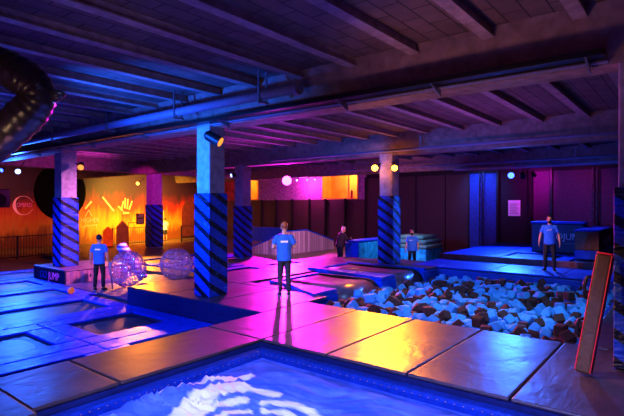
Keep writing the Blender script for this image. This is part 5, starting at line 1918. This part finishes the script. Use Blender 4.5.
# unseen lamps without fixtures: colour washes, plus spots added to brighten people and objects
spot('blue_wash_trampolines', (-9.5, .8, 4.3), (-11.5, 5.2, -.4), (.01, .10, 1), 2600, 95, .6, .2)
spot('blue_wash_trampolines_far', (-15.5, 1.5, 4.3), (-15.5, 5.6, -.4), (.01, .10, 1), 3800, 78, .6, .2)
spot('violet_wash_bag', (-1.5, .4, 4.2), (-3.2, 4.0, -.1), (.27, .31, 1), 4200, 70, .7, .2)
spot('bag_rake_fill', (2.6, 1.6, 1.25), (-3.4, 3.9, -.1), (.32, .36, 1), 1000, 60, .8, .1)  # unseen low spot added so the bag's wrinkles show
spot('blue_column', (-9.6, 2.5, 3.6), (-9.1, 7.4, 2.4), (.01, .16, 1), 3600, 50, .7, .15)
spot('pit_wash', (-2.6, 9.2, 4.2), (-4.2, 12.3, -.4), (.18, .46, 1), 980, 85, .7, .2)
spot('blue_ceiling', (-11.5, 3.2, 2.9), (-13.5, 6.0, 4.6), (.01, .08, 1), 150, 120, .8, .2)
spot('blue_beam', (-9.6, 2.8, 2.3), (-9.2, 7.2, 4.2), (.01, .12, 1), 2800, 76, .8, .2)
spot('violet_ceiling_fill', (-4.0, 1.0, 1.2), (-4.0, 3.5, 4.6), (.75, .30, .5), 24, 150, .9, .3)  # weak unseen spot added to tint the ceiling
spot('magenta_ceiling', (-13, 14, 2.6), (-13, 12.5, 4.7), (.8, .05, 1), 260, 150, .9, .3)
spot('violet_ceiling_back', (-5, 13, 1.8), (-5, 13, 4.7), (.55, .12, .6), 220, 150, .9, .3)
spot('amber_beam', (-3.2, 5.0, 1.6), (-2.6, 7.4, 4.3), (1, .38, .12), 160, 90, .9, .2)
spot('magenta_left_beam', (-21, 12, 3.2), (-24.5, 11, 4.4), (1, .06, .8), 350, 100, .9, .2)
spot('plinth_pink_fill', (-12.3, 11.3, 3.9), (-17.0, 8.4, .9), (1, .28, .75), 4200, 56, .8, .2)  # unseen pink spot added to brighten plinth and column
spot('tube_warm_fill', (-3.0, -1.2, 1.2), (-4.9, 2.2, 2.9), (1, .6, .35), 130, 40, .8, .4)  # unseen spot added for the warm sheen on the tube
spot('pink_person_fill', (-8.6, 14.4, 3.9), (-11.9, 17.0, .8), (1, .3, .6), 1300, 15, .8, .1)  # unseen spot added to lighten the hair of the person in black
point('amber_spill', (-9.25, 15.2, 3.45), AMB, 18, .12); point('amber_spill_two', (-8.45, 15.2, 3.45), AMB, 18, .12)
spot('person_fill', (-4.5, 3.0, 4.0), (-7.6, 8.5, 1.1), (1, .60, .42), 1800, 17, .8, .15)  # added fill, no fixture, for the person on the magenta mats
spot('person_fill_two', (-6.8, 12.8, 4.0), (-3.7, 17.15, 1.1), (1, .42, .5), 1700, 20, .8, .15)  # added fill for the bearded attendant
spot('person_fill_three', (-6.2, 12.0, 4.1), (-9.0, 17.85, .7), (1, .55, .6), 1900, 9, .8, .15)  # added fill for the masked attendant
spot('person_fill_four', (-10.6, 3.6, 3.9), (-14.15, 7.4, .5), (1, .60, .45), 1000, 13, .8, .15)  # added fill for the person with the pole
spot('magenta_streak', (-18.5, 19.5, 2.9), (-17.0, 17.6, 4.7), (1, .03, .8), 500, 100, .9, .1)
spot('ramp_wash_fill', (-10.5, 14.4, 3.9), (-16.6, 19.6, .2), (1, .4, .85), 3200, 50, .8, .2)  # unseen spot added to light the ramp planks
spot('cyan_wash', (-9.6, 17.5, 4.2), (-11.5, 20.0, 0), (.12, .5, 1), 1200, 60, .8, .2)
spot('amber_boards_fill', (-22, 12, 4.0), (-28.5, 15.8, .2), AMB, 2600, 45, .8, .2)  # unseen spot added to brighten the boards from the front
spot('warm_post_fill', (-5.0, 4.2, 3.9), (-1.0, 6.9, .7), (1, .5, .18), 1000, 24, .8, .1)  # unseen warm spot added to lift the leaning post
spot('gobo_panel', (-18.6, 25.2, 3.9), (-16.9, 26.1, 1.0), (.9, .85, .7), 60, 14, .3, .05)
spot('gobo_panel_two', (-18.9, 25.2, 3.9), (-18.0, 26.1, 1.2), (.9, .85, .8), 25, 9, .3, .05)
spot('gobo_curtain', (-6.4, 25.2, 3.7), (-5.5, 26.15, 2.1), (.6, .6, .7), 25, 14, .3, .05)
spot('warm_panels', (-12, 20, 3.0), (-13, 26.2, 2.0), (1, .22, .25), 260, 110, .9, .2)
for k, (a, b) in enumerate(((-27.3, -26.0), (-20.0, -17.0))):
    point('corridor_lamp', ((a + b) / 2, 27.3, 4.2), (1, .5, .1), 160 if k else 90, .15)

# ------------------------------------------------------------------ world, camera
w = bpy.data.worlds.new('dim hall'); bpy.context.scene.world = w; w.use_nodes = True
w.node_tree.nodes['Background'].inputs[0].default_value = (.12, .06, .3, 1); w.node_tree.nodes['Background'].inputs[1].default_value = .02
cam = bpy.data.cameras.new('camera'); cam.sensor_width = 36; cam.lens = 482 / 624 * 36; cam.clip_end = 200
co = bpy.data.objects.new('camera', cam); C.objects.link(co); co.location = (0, 0, 2.12)
co.rotation_euler = (math.radians(90 - .24), 0, math.radians(38.5))
sc = bpy.context.scene; sc.camera = co
sc.view_settings.view_transform = 'Standard'; sc.view_settings.look = 'None'; sc.view_settings.exposure = 0.0; sc.view_settings.gamma = .9
sc.cycles.use_denoising = True
sc.cycles.max_bounces = 6; sc.cycles.sample_clamp_indirect = 4
